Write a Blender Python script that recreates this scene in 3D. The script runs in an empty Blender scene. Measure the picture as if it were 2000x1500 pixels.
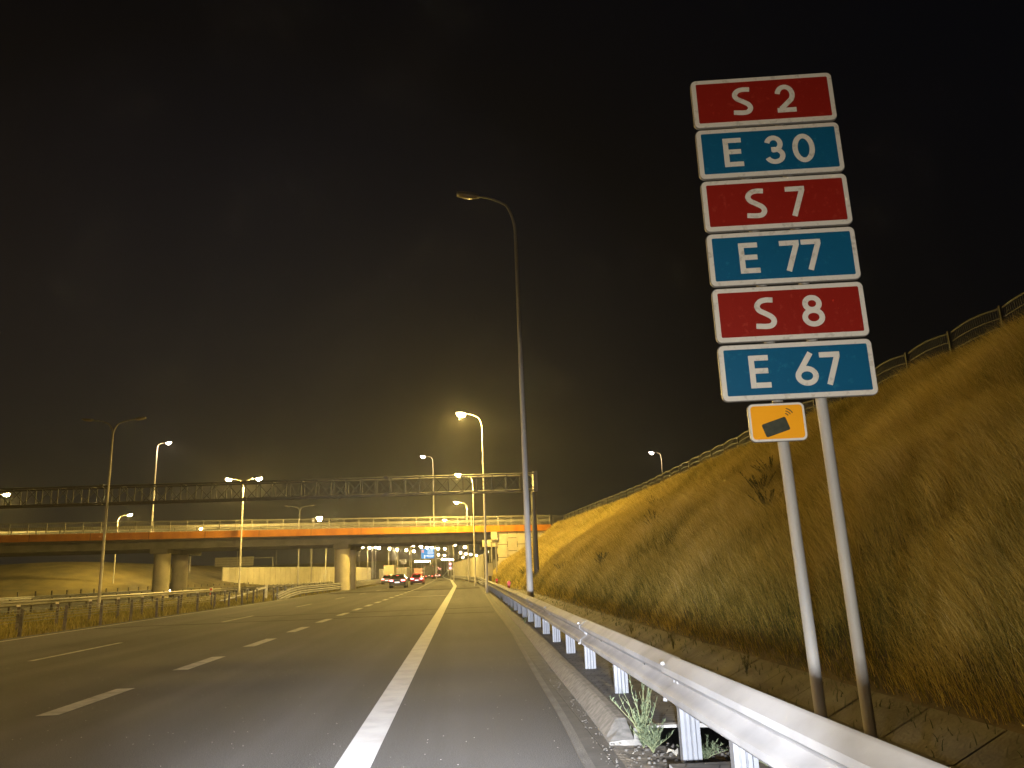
import bpy, math, random
import numpy as np
from mathutils import Vector, Matrix
random.seed(7); rng = np.random.default_rng(7)
PI = math.pi
scene = bpy.context.scene
COL = scene.collection

# ---------------------------------------------------------------- camera
cam_d = bpy.data.cameras.new('camera'); cam = bpy.data.objects.new('camera', cam_d); COL.objects.link(cam)
F_PX, PITCH, YAW, ROLL, CAM_H = 1525.43, 0.235189, 0.069793, -0.038211, 1.3
fw = Vector((math.sin(YAW)*math.cos(PITCH), math.cos(YAW)*math.cos(PITCH), math.sin(PITCH)))
rt = Vector((math.cos(YAW), -math.sin(YAW), 0)); up = rt.cross(fw)
rt2 = rt*math.cos(ROLL)+up*math.sin(ROLL); up2 = up*math.cos(ROLL)-rt*math.sin(ROLL)
cam.matrix_world = Matrix(((rt2.x, up2.x, -fw.x, 0), (rt2.y, up2.y, -fw.y, 0), (rt2.z, up2.z, -fw.z, CAM_H), (0, 0, 0, 1)))
cam_d.sensor_width = 36; cam_d.lens = F_PX/2000*36; cam_d.clip_start = 0.05; cam_d.clip_end = 6000
scene.camera = cam
# ---------------------------------------------------------------- world: night sky with a low town glow
world = bpy.data.worlds.new('World'); scene.world = world; world.use_nodes = True
wt = world.node_tree; wt.nodes.clear()
def N(t, kind, **kw):
    n = t.nodes.new(kind)
    for k, v in kw.items(): setattr(n, k, v)
    return n
w_out = N(wt, 'ShaderNodeOutputWorld'); w_add = N(wt, 'ShaderNodeAddShader')
w_sky = N(wt, 'ShaderNodeTexSky', sky_type='NISHITA'); w_sky.sun_disc = False
w_sky.sun_elevation = math.radians(-12); w_sky.sun_rotation = math.radians(150)
w_b1 = N(wt, 'ShaderNodeBackground'); w_b1.inputs[1].default_value = 0.06
w_b2 = N(wt, 'ShaderNodeBackground'); w_b2.inputs[1].default_value = 1.0
w_tc = N(wt, 'ShaderNodeTexCoord'); w_sep = N(wt, 'ShaderNodeSeparateXYZ')
w_ramp = N(wt, 'ShaderNodeValToRGB'); cr = w_ramp.color_ramp
cr.elements[0].position = 0.0; cr.elements[0].color = (.0060, .0075, .0100, 1)
cr.elements[1].position = 1.0; cr.elements[1].color = (.0034, .0042, .0080, 1)
for p_, c_ in ((.035, (.0060, .0072, .0092, 1)), (.12, (.0068, .0072, .0078, 1)), (.26, (.0040, .0048, .0078, 1)), (.50, (.0034, .0042, .0078, 1))):
    e = cr.elements.new(p_); e.color = c_
w_dot = N(wt, 'ShaderNodeVectorMath', operation='DOT_PRODUCT'); w_dot.inputs[1].default_value = (-0.22, 0.975, 0)
w_mr = N(wt, 'ShaderNodeMapRange'); w_mr.inputs[1].default_value = .80; w_mr.inputs[2].default_value = 1.0
w_mr.inputs[3].default_value = 0.32; w_mr.inputs[4].default_value = 1.35
w_mul = N(wt, 'ShaderNodeVectorMath', operation='SCALE')
L = wt.links
L.new(w_tc.outputs['Generated'], w_sep.inputs[0]); L.new(w_sep.outputs['Z'], w_ramp.inputs[0])
L.new(w_tc.outputs['Generated'], w_dot.inputs[0]); L.new(w_dot.outputs['Value'], w_mr.inputs[0])
L.new(w_ramp.outputs[0], w_mul.inputs[0]); L.new(w_mr.outputs[0], w_mul.inputs['Scale'])
L.new(w_mul.outputs[0], w_b2.inputs[0]); L.new(w_sky.outputs[0], w_b1.inputs[0])
L.new(w_b1.outputs[0], w_add.inputs[0]); L.new(w_b2.outputs[0], w_add.inputs[1]); L.new(w_add.outputs[0], w_out.inputs[0])
# ---------------------------------------------------------------- exposure and sampling
scene.view_settings.view_transform = 'Standard'; scene.view_settings.look = 'None'
scene.view_settings.exposure = 0.0; scene.view_settings.gamma = 1.0
scene.render.engine = 'CYCLES'
cy = scene.cycles
cy.use_denoising = True; cy.use_adaptive_sampling = False
try: cy.denoiser = 'OPENIMAGEDENOISE'
except Exception: pass
cy.max_bounces = 6; cy.diffuse_bounces = 3; cy.glossy_bounces = 3; cy.transparent_max_bounces = 8; cy.volume_bounces = 0
cy.sample_clamp_indirect = 3.0; cy.use_light_tree = True
# strengths of the lamps (watts)
SODIUM = (1.0, .67, .15); AMBER = (1.0, .60, .15)
W_ROW = 26000; W_MED = 13000; W_FAR = 22000
W_BEAM = 4300; W_FILL = 250
COOL = (.86, .90, 1.0); WARMW = (1.0, .93, .80)
HAZE = .0003

# ================================================================ helpers
def tag(o, label=None, cat=None, group=None, kind=None):
    if label: o['label'] = label
    if cat: o['category'] = cat
    if group: o['group'] = group
    if kind: o['kind'] = kind
    return o
def empty(name, loc=(0, 0, 0), rz=0.0, parent=None):
    o = bpy.data.objects.new(name, None); COL.objects.link(o); o.location = loc; o.rotation_euler = (0, 0, rz)
    o.empty_display_size = .2
    if parent: o.parent = parent
    return o
class MB:
    def __init__(s): s.v = []; s.f = []
    def add(s, vs, fs):
        b = len(s.v); s.v += [tuple(p) for p in vs]; s.f += [tuple(i+b for i in f) for f in fs]
    def box(s, c, d, rz=0.0, M=None):
        x, y, z = d[0]/2, d[1]/2, d[2]/2; vs = []
        for a in (-x, x):
            for b in (-y, y):
                for e in (-z, z):
                    if M is not None: p = M @ Vector((a, b, e)); vs.append((c[0]+p.x, c[1]+p.y, c[2]+p.z))
                    else:
                        ca, sa = math.cos(rz), math.sin(rz); vs.append((c[0]+a*ca-b*sa, c[1]+a*sa+b*ca, c[2]+e))
        s.add(vs, [(0, 1, 3, 2), (4, 6, 7, 5), (0, 4, 5, 1), (2, 3, 7, 6), (0, 2, 6, 4), (1, 5, 7, 3)])
    def bar(s, a, b, w, h=None):
        a, b = Vector(a), Vector(b); d = b-a; ln = d.length
        if ln < 1e-6: return
        s.box((a+b)/2, (w, h or w, ln), M=d.to_track_quat('Z', 'Y').to_matrix())
    def tube(s, pts, rad, n=10, cap=True):
        pts = [Vector(p) for p in pts]
        if not hasattr(rad, '__len__'): rad = [rad]*len(pts)
        rings = []; q0 = None
        for i, p in enumerate(pts):
            d = (pts[min(i+1, len(pts)-1)]-pts[max(i-1, 0)]).normalized()
            if q0 is None:
                u = d.orthogonal().normalized()
            else:
                u = (q0-d*q0.dot(d)).normalized()
            q0 = u; w = d.cross(u)
            rings.append([p+(u*math.cos(2*PI*k/n)+w*math.sin(2*PI*k/n))*rad[i] for k in range(n)])
        vs = [v for r in rings for v in r]; fs = []
        for i in range(len(pts)-1):
            for k in range(n): fs.append((i*n+k, i*n+(k+1) % n, (i+1)*n+(k+1) % n, (i+1)*n+k))
        if cap: fs.append(tuple(range(n-1, -1, -1))); fs.append(tuple((len(pts)-1)*n+k for k in range(n)))
        s.add(vs, fs)
    def prism(s, poly, f0, f1):            # poly: 2D points; f0/f1 map (a,b)->3D at either end
        n = len(poly); vs = [f0(*p) for p in poly]+[f1(*p) for p in poly]
        fs = [(i, (i+1) % n, n+(i+1) % n, n+i) for i in range(n)]+[tuple(range(n-1, -1, -1)), tuple(range(n, 2*n))]
        s.add(vs, fs)
    def sheet(s, rows):                    # rows of equal length of points
        n = len(rows[0]); vs = [p for r in rows for p in r]
        s.add(vs, [(i*n+k, i*n+k+1, (i+1)*n+k+1, (i+1)*n+k) for i in range(len(rows)-1) for k in range(n-1)])
    def build(s, name, m, parent=None, smooth=None):
        me = bpy.data.meshes.new(name); me.from_pydata(s.v, [], s.f); me.materials.append(m); me.validate(); me.update()
        if smooth:
            me.shade_smooth()
            me.set_sharp_from_angle(angle=math.radians(smooth))
        o = bpy.data.objects.new(name, me); COL.objects.link(o)
        if parent: o.parent = parent
        return o
def copy_tree(o, parent=None):
    c = o.copy(); COL.objects.link(c); c.parent = parent
    for ch in list(o.children): copy_tree(ch, c)
    return c
def interp(x, xs, ys): return float(np.interp(x, xs, ys))

# ---------------------------------------------------------------- materials
MATS = {}
def mat(name, c, rough=.6, metal=0.0, c2=None, scale=6.0, detail=5.0, lo=.35, hi=.65, bump=0.0, bscale=None, streak=None, spec=None, coord='Object'):
    if name in MATS: return MATS[name]
    m = bpy.data.materials.new(name); m.use_nodes = True; t = m.node_tree; b = t.nodes['Principled BSDF']
    b.inputs['Roughness'].default_value = rough; b.inputs['Metallic'].default_value = metal
    if spec is not None: b.inputs['Specular IOR Level'].default_value = spec
    b.inputs['Base Color'].default_value = (*c, 1)
    tc = N(t, 'ShaderNodeTexCoord'); mp = N(t, 'ShaderNodeMapping'); t.links.new(tc.outputs[coord], mp.inputs[0])
    if streak: mp.inputs['Scale'].default_value = streak
    if c2 is not None:
        no = N(t, 'ShaderNodeTexNoise'); no.inputs['Scale'].default_value = scale; no.inputs['Detail'].default_value = detail
        t.links.new(mp.outputs[0], no.inputs[0])
        r = N(t, 'ShaderNodeMapRange'); r.inputs[1].default_value = lo; r.inputs[2].default_value = hi
        t.links.new(no.outputs[0], r.inputs[0])
        mx = N(t, 'ShaderNodeMix', data_type='RGBA'); mx.inputs[6].default_value = (*c, 1); mx.inputs[7].default_value = (*c2, 1)
        t.links.new(r.outputs[0], mx.inputs[0]); t.links.new(mx.outputs[2], b.inputs['Base Color'])
    if bump:
        n2 = N(t, 'ShaderNodeTexNoise'); n2.inputs['Scale'].default_value = bscale or scale*4; n2.inputs['Detail'].default_value = 4
        t.links.new(mp.outputs[0], n2.inputs[0]); bp = N(t, 'ShaderNodeBump'); bp.inputs['Strength'].default_value = bump
        bp.inputs['Distance'].default_value = .02
        t.links.new(n2.outputs[0], bp.inputs['Height']); t.links.new(bp.outputs[0], b.inputs['Normal'])
    MATS[name] = m; return m
def emat(name, c, s, sample='NONE'):
    if name in MATS: return MATS[name]
    m = bpy.data.materials.new(name); m.use_nodes = True; t = m.node_tree; b = t.nodes['Principled BSDF']
    b.inputs['Base Color'].default_value = (*(q*.2 for q in c), 1)
    b.inputs['Emission Color'].default_value = (*c, 1); b.inputs['Emission Strength'].default_value = s
    m.cycles.emission_sampling = sample
    MATS[name] = m; return m

def asphalt_mat():
    m = bpy.data.materials.new('asphalt'); m.use_nodes = True; t = m.node_tree; b = t.nodes['Principled BSDF']
    tc = N(t, 'ShaderNodeTexCoord')
    def noise(sc, det, scale=(1, 1, 1)):
        mp = N(t, 'ShaderNodeMapping'); mp.inputs['Scale'].default_value = scale; t.links.new(tc.outputs['Object'], mp.inputs[0])
        n = N(t, 'ShaderNodeTexNoise'); n.inputs['Scale'].default_value = sc; n.inputs['Detail'].default_value = det
        t.links.new(mp.outputs[0], n.inputs[0]); return n.outputs[0]
    def rng_(src, a, b_, c=0, d=1):
        r = N(t, 'ShaderNodeMapRange'); r.inputs[1].default_value = a; r.inputs[2].default_value = b_; r.inputs[3].default_value = c; r.inputs[4].default_value = d
        t.links.new(src, r.inputs[0]); return r.outputs[0]
    def mix(fac, a, b_):
        x = N(t, 'ShaderNodeMix', data_type='RGBA')
        t.links.new(fac, x.inputs[0])
        for s_, v in ((6, a), (7, b_)):
            if isinstance(v, tuple): x.inputs[s_].default_value = (*v, 1)
            else: t.links.new(v, x.inputs[s_])
        return x.outputs[2]
    big = mix(rng_(noise(.25, 5), .35, .65), (.039, .038, .0375), (.056, .054, .052))
    lanes = mix(rng_(noise(.9, 3, (1.1, .02, 1)), .42, .62), big, (.026, .0255, .025))      # worn wheel tracks along the lane
    fine = mix(rng_(noise(110, 3), .50, .62, 0, .55), lanes, (.110, .110, .110))
    # pale aggregate chips, also painting in the asphalt's bright glints
    v = N(t, 'ShaderNodeTexVoronoi'); v.inputs['Scale'].default_value = 16; t.links.new(tc.outputs['Object'], v.inputs[0])
    sp = N(t, 'ShaderNodeSeparateColor'); t.links.new(v.outputs['Color'], sp.inputs[0])
    m1 = N(t, 'ShaderNodeMath', operation='GREATER_THAN'); m1.inputs[1].default_value = .90; t.links.new(sp.outputs[0], m1.inputs[0])
    m2 = N(t, 'ShaderNodeMath', operation='LESS_THAN'); m2.inputs[1].default_value = .085; t.links.new(v.outputs['Distance'], m2.inputs[0])
    m3 = N(t, 'ShaderNodeMath', operation='MULTIPLY'); t.links.new(m1.outputs[0], m3.inputs[0]); t.links.new(m2.outputs[0], m3.inputs[1])
    col = mix(m3.outputs[0], fine, (.62, .62, .60))
    t.links.new(col, b.inputs['Base Color']); b.inputs['Roughness'].default_value = .85; b.inputs['Specular IOR Level'].default_value = .18
    bp = N(t, 'ShaderNodeBump'); bp.inputs['Strength'].default_value = .7; bp.inputs['Distance'].default_value = .006
    t.links.new(noise(95, 3), bp.inputs['Height']); t.links.new(bp.outputs[0], b.inputs['Normal'])
    return m
M_asph = asphalt_mat()
M_seal = mat('bitumen', (.012, .012, .012), .95, c2=(.026, .025, .024), scale=9, spec=.05)
M_paint = mat('road_paint', (.33, .33, .335), .7, c2=(.24, .24, .242), scale=3.5, detail=9, lo=.42, hi=.80, bump=.2, bscale=160, spec=.2)
M_conc = mat('concrete', (.085, .08, .072), .85, c2=(.05, .047, .042), scale=2.2, detail=8, bump=.4, bscale=60)
M_kerb = mat('kerb_concrete', (.16, .15, .135), .9, c2=(.085, .08, .07), scale=14, detail=9, bump=.05, bscale=70)
M_slab = mat('ditch_concrete', (.15, .14, .125), .9, c2=(.07, .062, .052), scale=1.7, detail=9, bump=.6, bscale=30)
M_steel = mat('galvanised_steel', (.27, .27, .275), .72, 0, c2=(.19, .19, .195), scale=2.6, detail=10, lo=.4, hi=.7, bump=.12, bscale=9, spec=.25)
M_post = mat('post_steel', (.155, .16, .172), .6, .0, c2=(.12, .125, .135), scale=4, detail=8)
M_dark = mat('weathered_post', (.055, .05, .045), .7, c2=(.11, .10, .09), scale=14)
M_pole = mat('pole_steel', (.42, .40, .36), .6, .0, c2=(.30, .285, .26), scale=7, detail=7, streak=(1, 1, .2))
M_head = mat('lamp_housing', (.30, .28, .24), .5, c2=(.24, .22, .19), scale=5)
M_glass_off = mat('lamp_glass_dark', (.35, .30, .22), .25)
M_lit = emat('lamp_glow', (1.0, .80, .42), 420)
M_litw = emat('lamp_glow_pale', (1.0, .86, .70), 22)
M_orange = mat('orange_paint', (.52, .195, .008), .6, c2=(.38, .125, .006), scale=1.2, detail=7, streak=(1, 1, .3))
M_girder = mat('girder_concrete', (.19, .18, .16), .8, c2=(.12, .115, .10), scale=.8, detail=7)
M_cream = mat('cream_concrete', (.52, .47, .33), .8, c2=(.40, .36, .25), scale=.9, detail=8, bump=.2, bscale=20)
M_joint = mat('joint_dark', (.05, .045, .035), .9)
M_noise = mat('noise_panel', (.50, .47, .37), .8, c2=(.40, .37, .29), scale=.5, detail=6)
M_tarp = mat('dark_tarpaulin', (.055, .055, .05), .6, c2=(.08, .08, .07), scale=1)
M_white = mat('white_panel', (.75, .74, .70), .5, c2=(.65, .64, .60), scale=1)
M_signback = mat('sign_back', (.34, .32, .27), .6, c2=(.28, .26, .22), scale=1.5)
M_soil = mat('dry_soil', (.11, .085, .05), 1.0, c2=(.05, .042, .028), scale=1.4, detail=8, bump=.8, bscale=8)
M_field = mat('field_grass', (.15, .12, .04), 1.0, c2=(.075, .065, .022), scale=.35, detail=9, bump=.8, bscale=3)

def blocks_mat(name, c1, c2, mortar, sx, sy, rot=0.0):
    m = bpy.data.materials.new(name); m.use_nodes = True; t = m.node_tree; b = t.nodes['Principled BSDF']
    tc = N(t, 'ShaderNodeTexCoord'); mp = N(t, 'ShaderNodeMapping'); mp.inputs['Rotation'].default_value = (0, 0, rot)
    br = N(t, 'ShaderNodeTexBrick'); br.inputs['Scale'].default_value = 1; br.inputs['Brick Width'].default_value = sx; br.inputs['Row Height'].default_value = sy
    br.inputs['Mortar Size'].default_value = .006; br.inputs['Mortar Smooth'].default_value = .2
    br.inputs['Color1'].default_value = (*c1, 1); br.inputs['Color2'].default_value = (*c2, 1); br.inputs['Mortar'].default_value = (*mortar, 1)
    t.links.new(tc.outputs['Object'], mp.inputs[0]); t.links.new(mp.outputs[0], br.inputs[0])
    no = N(t, 'ShaderNodeTexNoise'); no.inputs['Scale'].default_value = 5; no.inputs['Detail'].default_value = 8; t.links.new(tc.outputs['Object'], no.inputs[0])
    r = N(t, 'ShaderNodeMapRange'); r.inputs[1].default_value = .3; r.inputs[2].default_value = .7; r.inputs[3].default_value = .55; r.inputs[4].default_value = 1.25
    t.links.new(no.outputs[0], r.inputs[0]); vm = N(t, 'ShaderNodeVectorMath', operation='SCALE')
    t.links.new(br.outputs[0], vm.inputs[0]); t.links.new(r.outputs[0], vm.inputs['Scale']); t.links.new(vm.outputs[0], b.inputs['Base Color'])
    b.inputs['Roughness'].default_value = .85
    bp = N(t, 'ShaderNodeBump'); bp.inputs['Strength'].default_value = .8; bp.inputs['Distance'].default_value = .008; bp.invert = True
    t.links.new(br.outputs[1], bp.inputs['Height']); t.links.new(bp.outputs[0], b.inputs['Normal'])
    return m
M_paver = blocks_mat('paving_blocks', (.075, .07, .064), (.095, .09, .08), (.02, .018, .016), .2, .1, .35)
M_gutter = blocks_mat('gutter_blocks', (.030, .028, .027), (.042, .040, .038), (.014, .013, .012), .3, .5, PI/2)

def blade_mat(name, stops):
    m = bpy.data.materials.new(name); m.use_nodes = True; t = m.node_tree; b = t.nodes['Principled BSDF']
    at = N(t, 'ShaderNodeAttribute'); at.attribute_name = 'tint'
    r = N(t, 'ShaderNodeValToRGB'); els = r.color_ramp.elements
    els[0].position, els[0].color = stops[0][0], (*stops[0][1], 1); els[1].position, els[1].color = stops[-1][0], (*stops[-1][1], 1)
    for p_, c_ in stops[1:-1]: e = els.new(p_); e.color = (*c_, 1)
    t.links.new(at.outputs['Fac'], r.inputs[0]); t.links.new(r.outputs[0], b.inputs['Base Color'])
    b.inputs['Roughness'].default_value = .75; b.inputs['Specular IOR Level'].default_value = .2
    tr = N(t, 'ShaderNodeBsdfTranslucent'); t.links.new(r.outputs[0], tr.inputs[0]); mx = N(t, 'ShaderNodeMixShader'); mx.inputs[0].default_value = .3
    o = t.nodes['Material Output']; t.links.new(b.outputs[0], mx.inputs[1]); t.links.new(tr.outputs[0], mx.inputs[2]); t.links.new(mx.outputs[0], o.inputs[0])
    return m
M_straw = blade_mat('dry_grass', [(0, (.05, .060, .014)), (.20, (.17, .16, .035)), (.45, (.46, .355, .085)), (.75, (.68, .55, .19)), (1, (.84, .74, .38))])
M_leaf = blade_mat('weed_leaf', [(0, (.035, .05, .018)), (.5, (.055, .075, .038)), (1, (.12, .145, .085))])
M_darkleaf = blade_mat('dark_weed_leaf', [(0, (.025, .030, .010)), (1, (.10, .10, .035))])

# ================================================================ terrain profile and road alignment
def gz(y): return 0.0 if y < 240 else (5e-5*(y-240)**2 if y < 700 else 5e-5*460**2+.046*(y-700)*.5)
SY = [0, 80, 132, 200, 283, 400, 600, 900]; SV = [0, 0, -1.0, -2.3, -3.8, -5.0, -6.6, -8]
def sh(y): return interp(y, SY, SV)                       # sideways shift of the carriageway
def xleft(y): return interp(y, [0, 94, 152, 215, 300, 900], [-12.15, -12.15, -14.0, -17.0, -20, -24])
def xline(y): return interp(y, [0, 85, 167, 240, 330, 900], [-.80, -.86, -2.45, -5.2, -8.4, -12.5])
EY = [0, 5.6, 7.5, 11, 18, 29, 50, 75, 98, 167, 240, 330, 900]
def xasph(y): return interp(y, EY, [.76, .78, .84, .89, 1.02, 1.08, 1.32, 1.5, 1.5, -.6, -3.6, -7.2, -11.5])
def xguard(y): return interp(y, [0, 3, 10, 20, 40, 75], [1.42, 1.42, 1.47, 1.54, 1.66, 1.85])
def foot(y): return interp(y, [0, 55, 85, 400], [4.02, 4.02, 2.3, 2.3])
CRZ = 6.05
def bumpy(x, y):
    return .10*math.sin(x*1.3+y*.45)+.08*math.sin(y*.9-x*.7+1.3)+.05*math.sin(x*2.9+y*2.1)
def slope_z(x, y):
    f = foot(y); c = f+8.58; t = (x-f)/(c-f)
    if t <= 0: return 0.02
    if t >= 1: return CRZ+.02*(x-c) if x-c < 20 else CRZ+.4
    return .02+CRZ*(t+.035*math.sin(2*PI*t))+bumpy(x, y)*min(1, t*5, (1-t)*8)

YS = list(np.concatenate([np.arange(-12, 20, 1.0), np.arange(20, 120, 4), np.arange(120, 300, 12), np.arange(300, 1000, 35)]))
g = MB()
yr = [-200, -60]+YS+[1200, 1600]
g.sheet([[(x, y, gz(y)-.06-(0 if x < 1.7 or x > 4.2 or y > 86 else .25)) for x in (-1500, -900, -300, -120, -60, -30, -14, 0, 1.6, 1.75, 4.1, 4.3, 12, 60, 300, 900, 1500)] for y in yr])
tag(g.build('ground', M_field), kind='structure')
def strip(name, m, fa, fb, z, ys, nx=1, kind='structure'):
    b = MB(); b.sheet([[(fa(y)+(fb(y)-fa(y))*k/nx, y, gz(y)+z) for k in range(nx+1)] for y in ys]); return tag(b.build(name, m), kind=kind)
strip('road', M_asph, lambda y: xleft(y)-.55, xasph, 0.0, YS, 4)
strip('opposite_road', M_asph, lambda y: -38.5, lambda y: -26, -.01, [y for y in YS if y < 230], 2)
# edging strip, gutter, kerb, paving, ditch
KY = [y for y in YS if y <= 96]
strip('concrete_edging', M_conc, xasph, lambda y: xasph(y)+.07, .004, KY)
strip('gutter', M_gutter, lambda y: xasph(y)+.07, lambda y: xasph(y)+.27, .002, KY)
KERB_END0, KERB_END1 = 5.15, 6.30
def kerb(ys, name):
    b = MB(); prof = [(.27, -.05), (.27, .02), (.37, .115), (.40, .125), (.46, .125), (.46, -.05)]
    n = len(prof); 
    def k_(y):                       # the kerb dips to the gutter either side of the chute
        d = min(abs(y-KERB_END0), abs(y-KERB_END1)); return .25+.75*min(1, d/.35)
    ys = sorted(set(list(ys)+[q for q in (KERB_END0-.35, KERB_END0-.17) if ys[-1] <= KERB_END0]+[q for q in (KERB_END1+.17, KERB_END1+.35) if ys[0] >= KERB_END1]))
    rows = [[(xasph(y)+a, y, z*k_(y) if z > .02 else z) for a, z in prof] for y in ys]; b.sheet(rows)
    b.add(rows[0], [tuple(range(n))]); b.add(rows[-1], [tuple(range(n-1, -1, -1))])
    return tag(b.build(name, M_kerb), kind='structure')
kerb([-6, -2, 0, 2, 3.5, KERB_END0], 'kerb'); kerb([KERB_END1]+[y for y in KY if y > KERB_END1], 'kerb')
def pave(ys):
    b = MB(); b.sheet([[(xasph(y)+.46, y, .112), (2.25, y, .10), (2.55, y, .06), (2.55, y, -.2)] for y in ys]); b.add([(xasph(ys[0])+.46, ys[0], .112), (2.55, ys[0], .06), (2.55, ys[0], -.1), (xasph(ys[0])+.46, ys[0], -.1)], [(0, 1, 2, 3)])
    b.add([(xasph(ys[-1])+.46, ys[-1], .112), (2.55, ys[-1], .06), (2.55, ys[-1], -.1), (xasph(ys[-1])+.46, ys[-1], -.1)], [(3, 2, 1, 0)])
    return tag(b.build('paved_verge', M_paver), kind='structure')
pave([-6, 0, 3, KERB_END0]); pave([KERB_END1]+[y for y in KY if y > KERB_END1])
# the drainage chute that breaks the kerb and paving
b = MB(); y0, y1 = KERB_END0, KERB_END1
b.sheet([[(xasph(5.6)+.27, y, .0), (1.6, y, -.03), (2.6, y, -.16)] for y in (y0, y1)])
tag(b.build('chute_bed', mat('chute_soil', (.16, .135, .10), 1.0, c2=(.05, .042, .03), scale=9, detail=9, bump=.9, bscale=25)), kind='structure')
b = MB(); b.box((1.98, y1+.045, .01), (1.15, .09, .22)); b.box((1.98, y0-.045, .0), (1.15, .09, .20))
tag(b.build('chute_wall', mat('pale_concrete', (.42, .41, .38), .8, c2=(.27, .26, .24), scale=5, detail=8, bump=.3)), kind='structure')
# ditch of precast slabs, one sheet with joints
def slab_strip():
    b = MB(); y = -4.0; k = 0
    while y < 84:
        L_ = 1.0; dz = random.uniform(-.004, .004); f0 = foot(y)-.0
        for (xa, za), (xb, zb) in (((2.57, .03), (3.05, -.20)), ((3.05, -.20), (3.55, -.20)), ((3.55, -.20), (f0+.15, .10))):
            b.add([(xa, y+.012, za+dz), (xb, y+.012, zb+dz), (xb, y+L_-.012, zb+dz+random.uniform(-.006, .006)), (xa, y+L_-.012, za+dz)], [(0, 1, 2, 3)])
        y += L_
    return tag(b.build('drainage_ditch', M_slab), kind='structure')
slab_strip()
b = MB(); b.sheet([[(2.56, y, -.02), (3.05, y, -.26), (3.55, y, -.26), (foot(y)+.3, y, .06)] for y in KY if y <= 86]); tag(b.build('ditch_bed', M_soil), kind='structure')
# ---- embankment
b = MB(); rows = []
for y in list(np.arange(-14, 100, .75)):
    f = foot(y); rows.append([(x, y, slope_z(x, y)) for x in list(np.linspace(f-.02, f+8.58, 24))+[f+9.2, f+11.3, f+22, f+60, f+160]])
b.sheet(rows); o = b.build('embankment', M_soil, smooth=80); tag(o, kind='structure')
# ---- markings
b = MB(); LW = [y for y in YS if -6 <= y <= 700]
b.sheet([[(xline(y)-.125-min(.10, y*.0006), y, gz(y)+.005), (xline(y)+.125+min(.10, y*.0006), y, gz(y)+.005)] for y in LW])
b.sheet([[(xleft(y)-.06, y, gz(y)+.005), (xleft(y)+.06, y, gz(y)+.005)] for y in [y for y in YS if -6 <= y <= 700]])
def dash(xc, w, ya, yb):
    b.sheet([[(xc(y)-w/2, y, gz(y)+.005), (xc(y)+w/2, y, gz(y)+.005)] for y in (ya, (ya+yb)/2, yb)])
tag(b.build('road_markings', M_paint), kind='structure'); b = MB()
y = -2.9
while y < 300: dash(lambda q: -4.41+sh(q), .24, y, y+2.0); y += 4.0
y = 3.9
while y < 400: dash(lambda q: -8.1+sh(q), .12, y, y+4.0); y += 12.0
for a, c in ((50.0, 50.5),): b.sheet([[(-4.0, a, .0055), (-1.0, a, .0055)], [(-4.0, c, .0055), (-1.0, c, .0055)]])
tag(b.build('lane_markings', mat('dash_paint', (.30, .30, .295), .8, c2=(.18, .18, .175), scale=5, detail=10, lo=.42, hi=.70, spec=.2)), kind='structure')  # dash paint, darker than the edge-line paint
b = MB()
for (ya, yb, xa, xb) in ((27.1, 27.4, -11.9, 1.0), (31.0, 31.35, -9.0, 1.0), (69, 73, -11.9, 1.4)):
    for k in range(24):
        xs0, xs1 = xa+(xb-xa)*k/24, xa+(xb-xa)*(k+1)/24; q = lambda x: .12*math.sin(x*1.9+ya)+.05*math.sin(x*5.3)
        b.add([(xs0, ya+q(xs0), .0025), (xs1, ya+q(xs1), .0025), (xs1, yb+q(xs1)*.7, .0025), (xs0, yb+q(xs0)*.7, .0025)], [(0, 1, 2, 3)])
tag(b.build('asphalt_seams', M_seal), kind='structure')
# ---- grassy mounds on the left beyond the bridge
b = MB(); rows = []
for i, y in enumerate(np.linspace(98, 190, 16)):
    row = []
    for x in np.linspace(-260, -36, 40):
        hx = min(1, max(0, (-34-x)/24)); hx = hx*hx*(3-2*hx); hy = min(1, (y-98)/34); hy = hy*hy*(3-2*hy)
        row.append((x, y, -.1+(5.0+.5*math.sin(x*.07))*hx*hy+.12*math.sin(x*.8+y)))
    rows.append(row)
b.sheet(rows); tag(b.build('hill', M_field, smooth=80), kind='structure')

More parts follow.
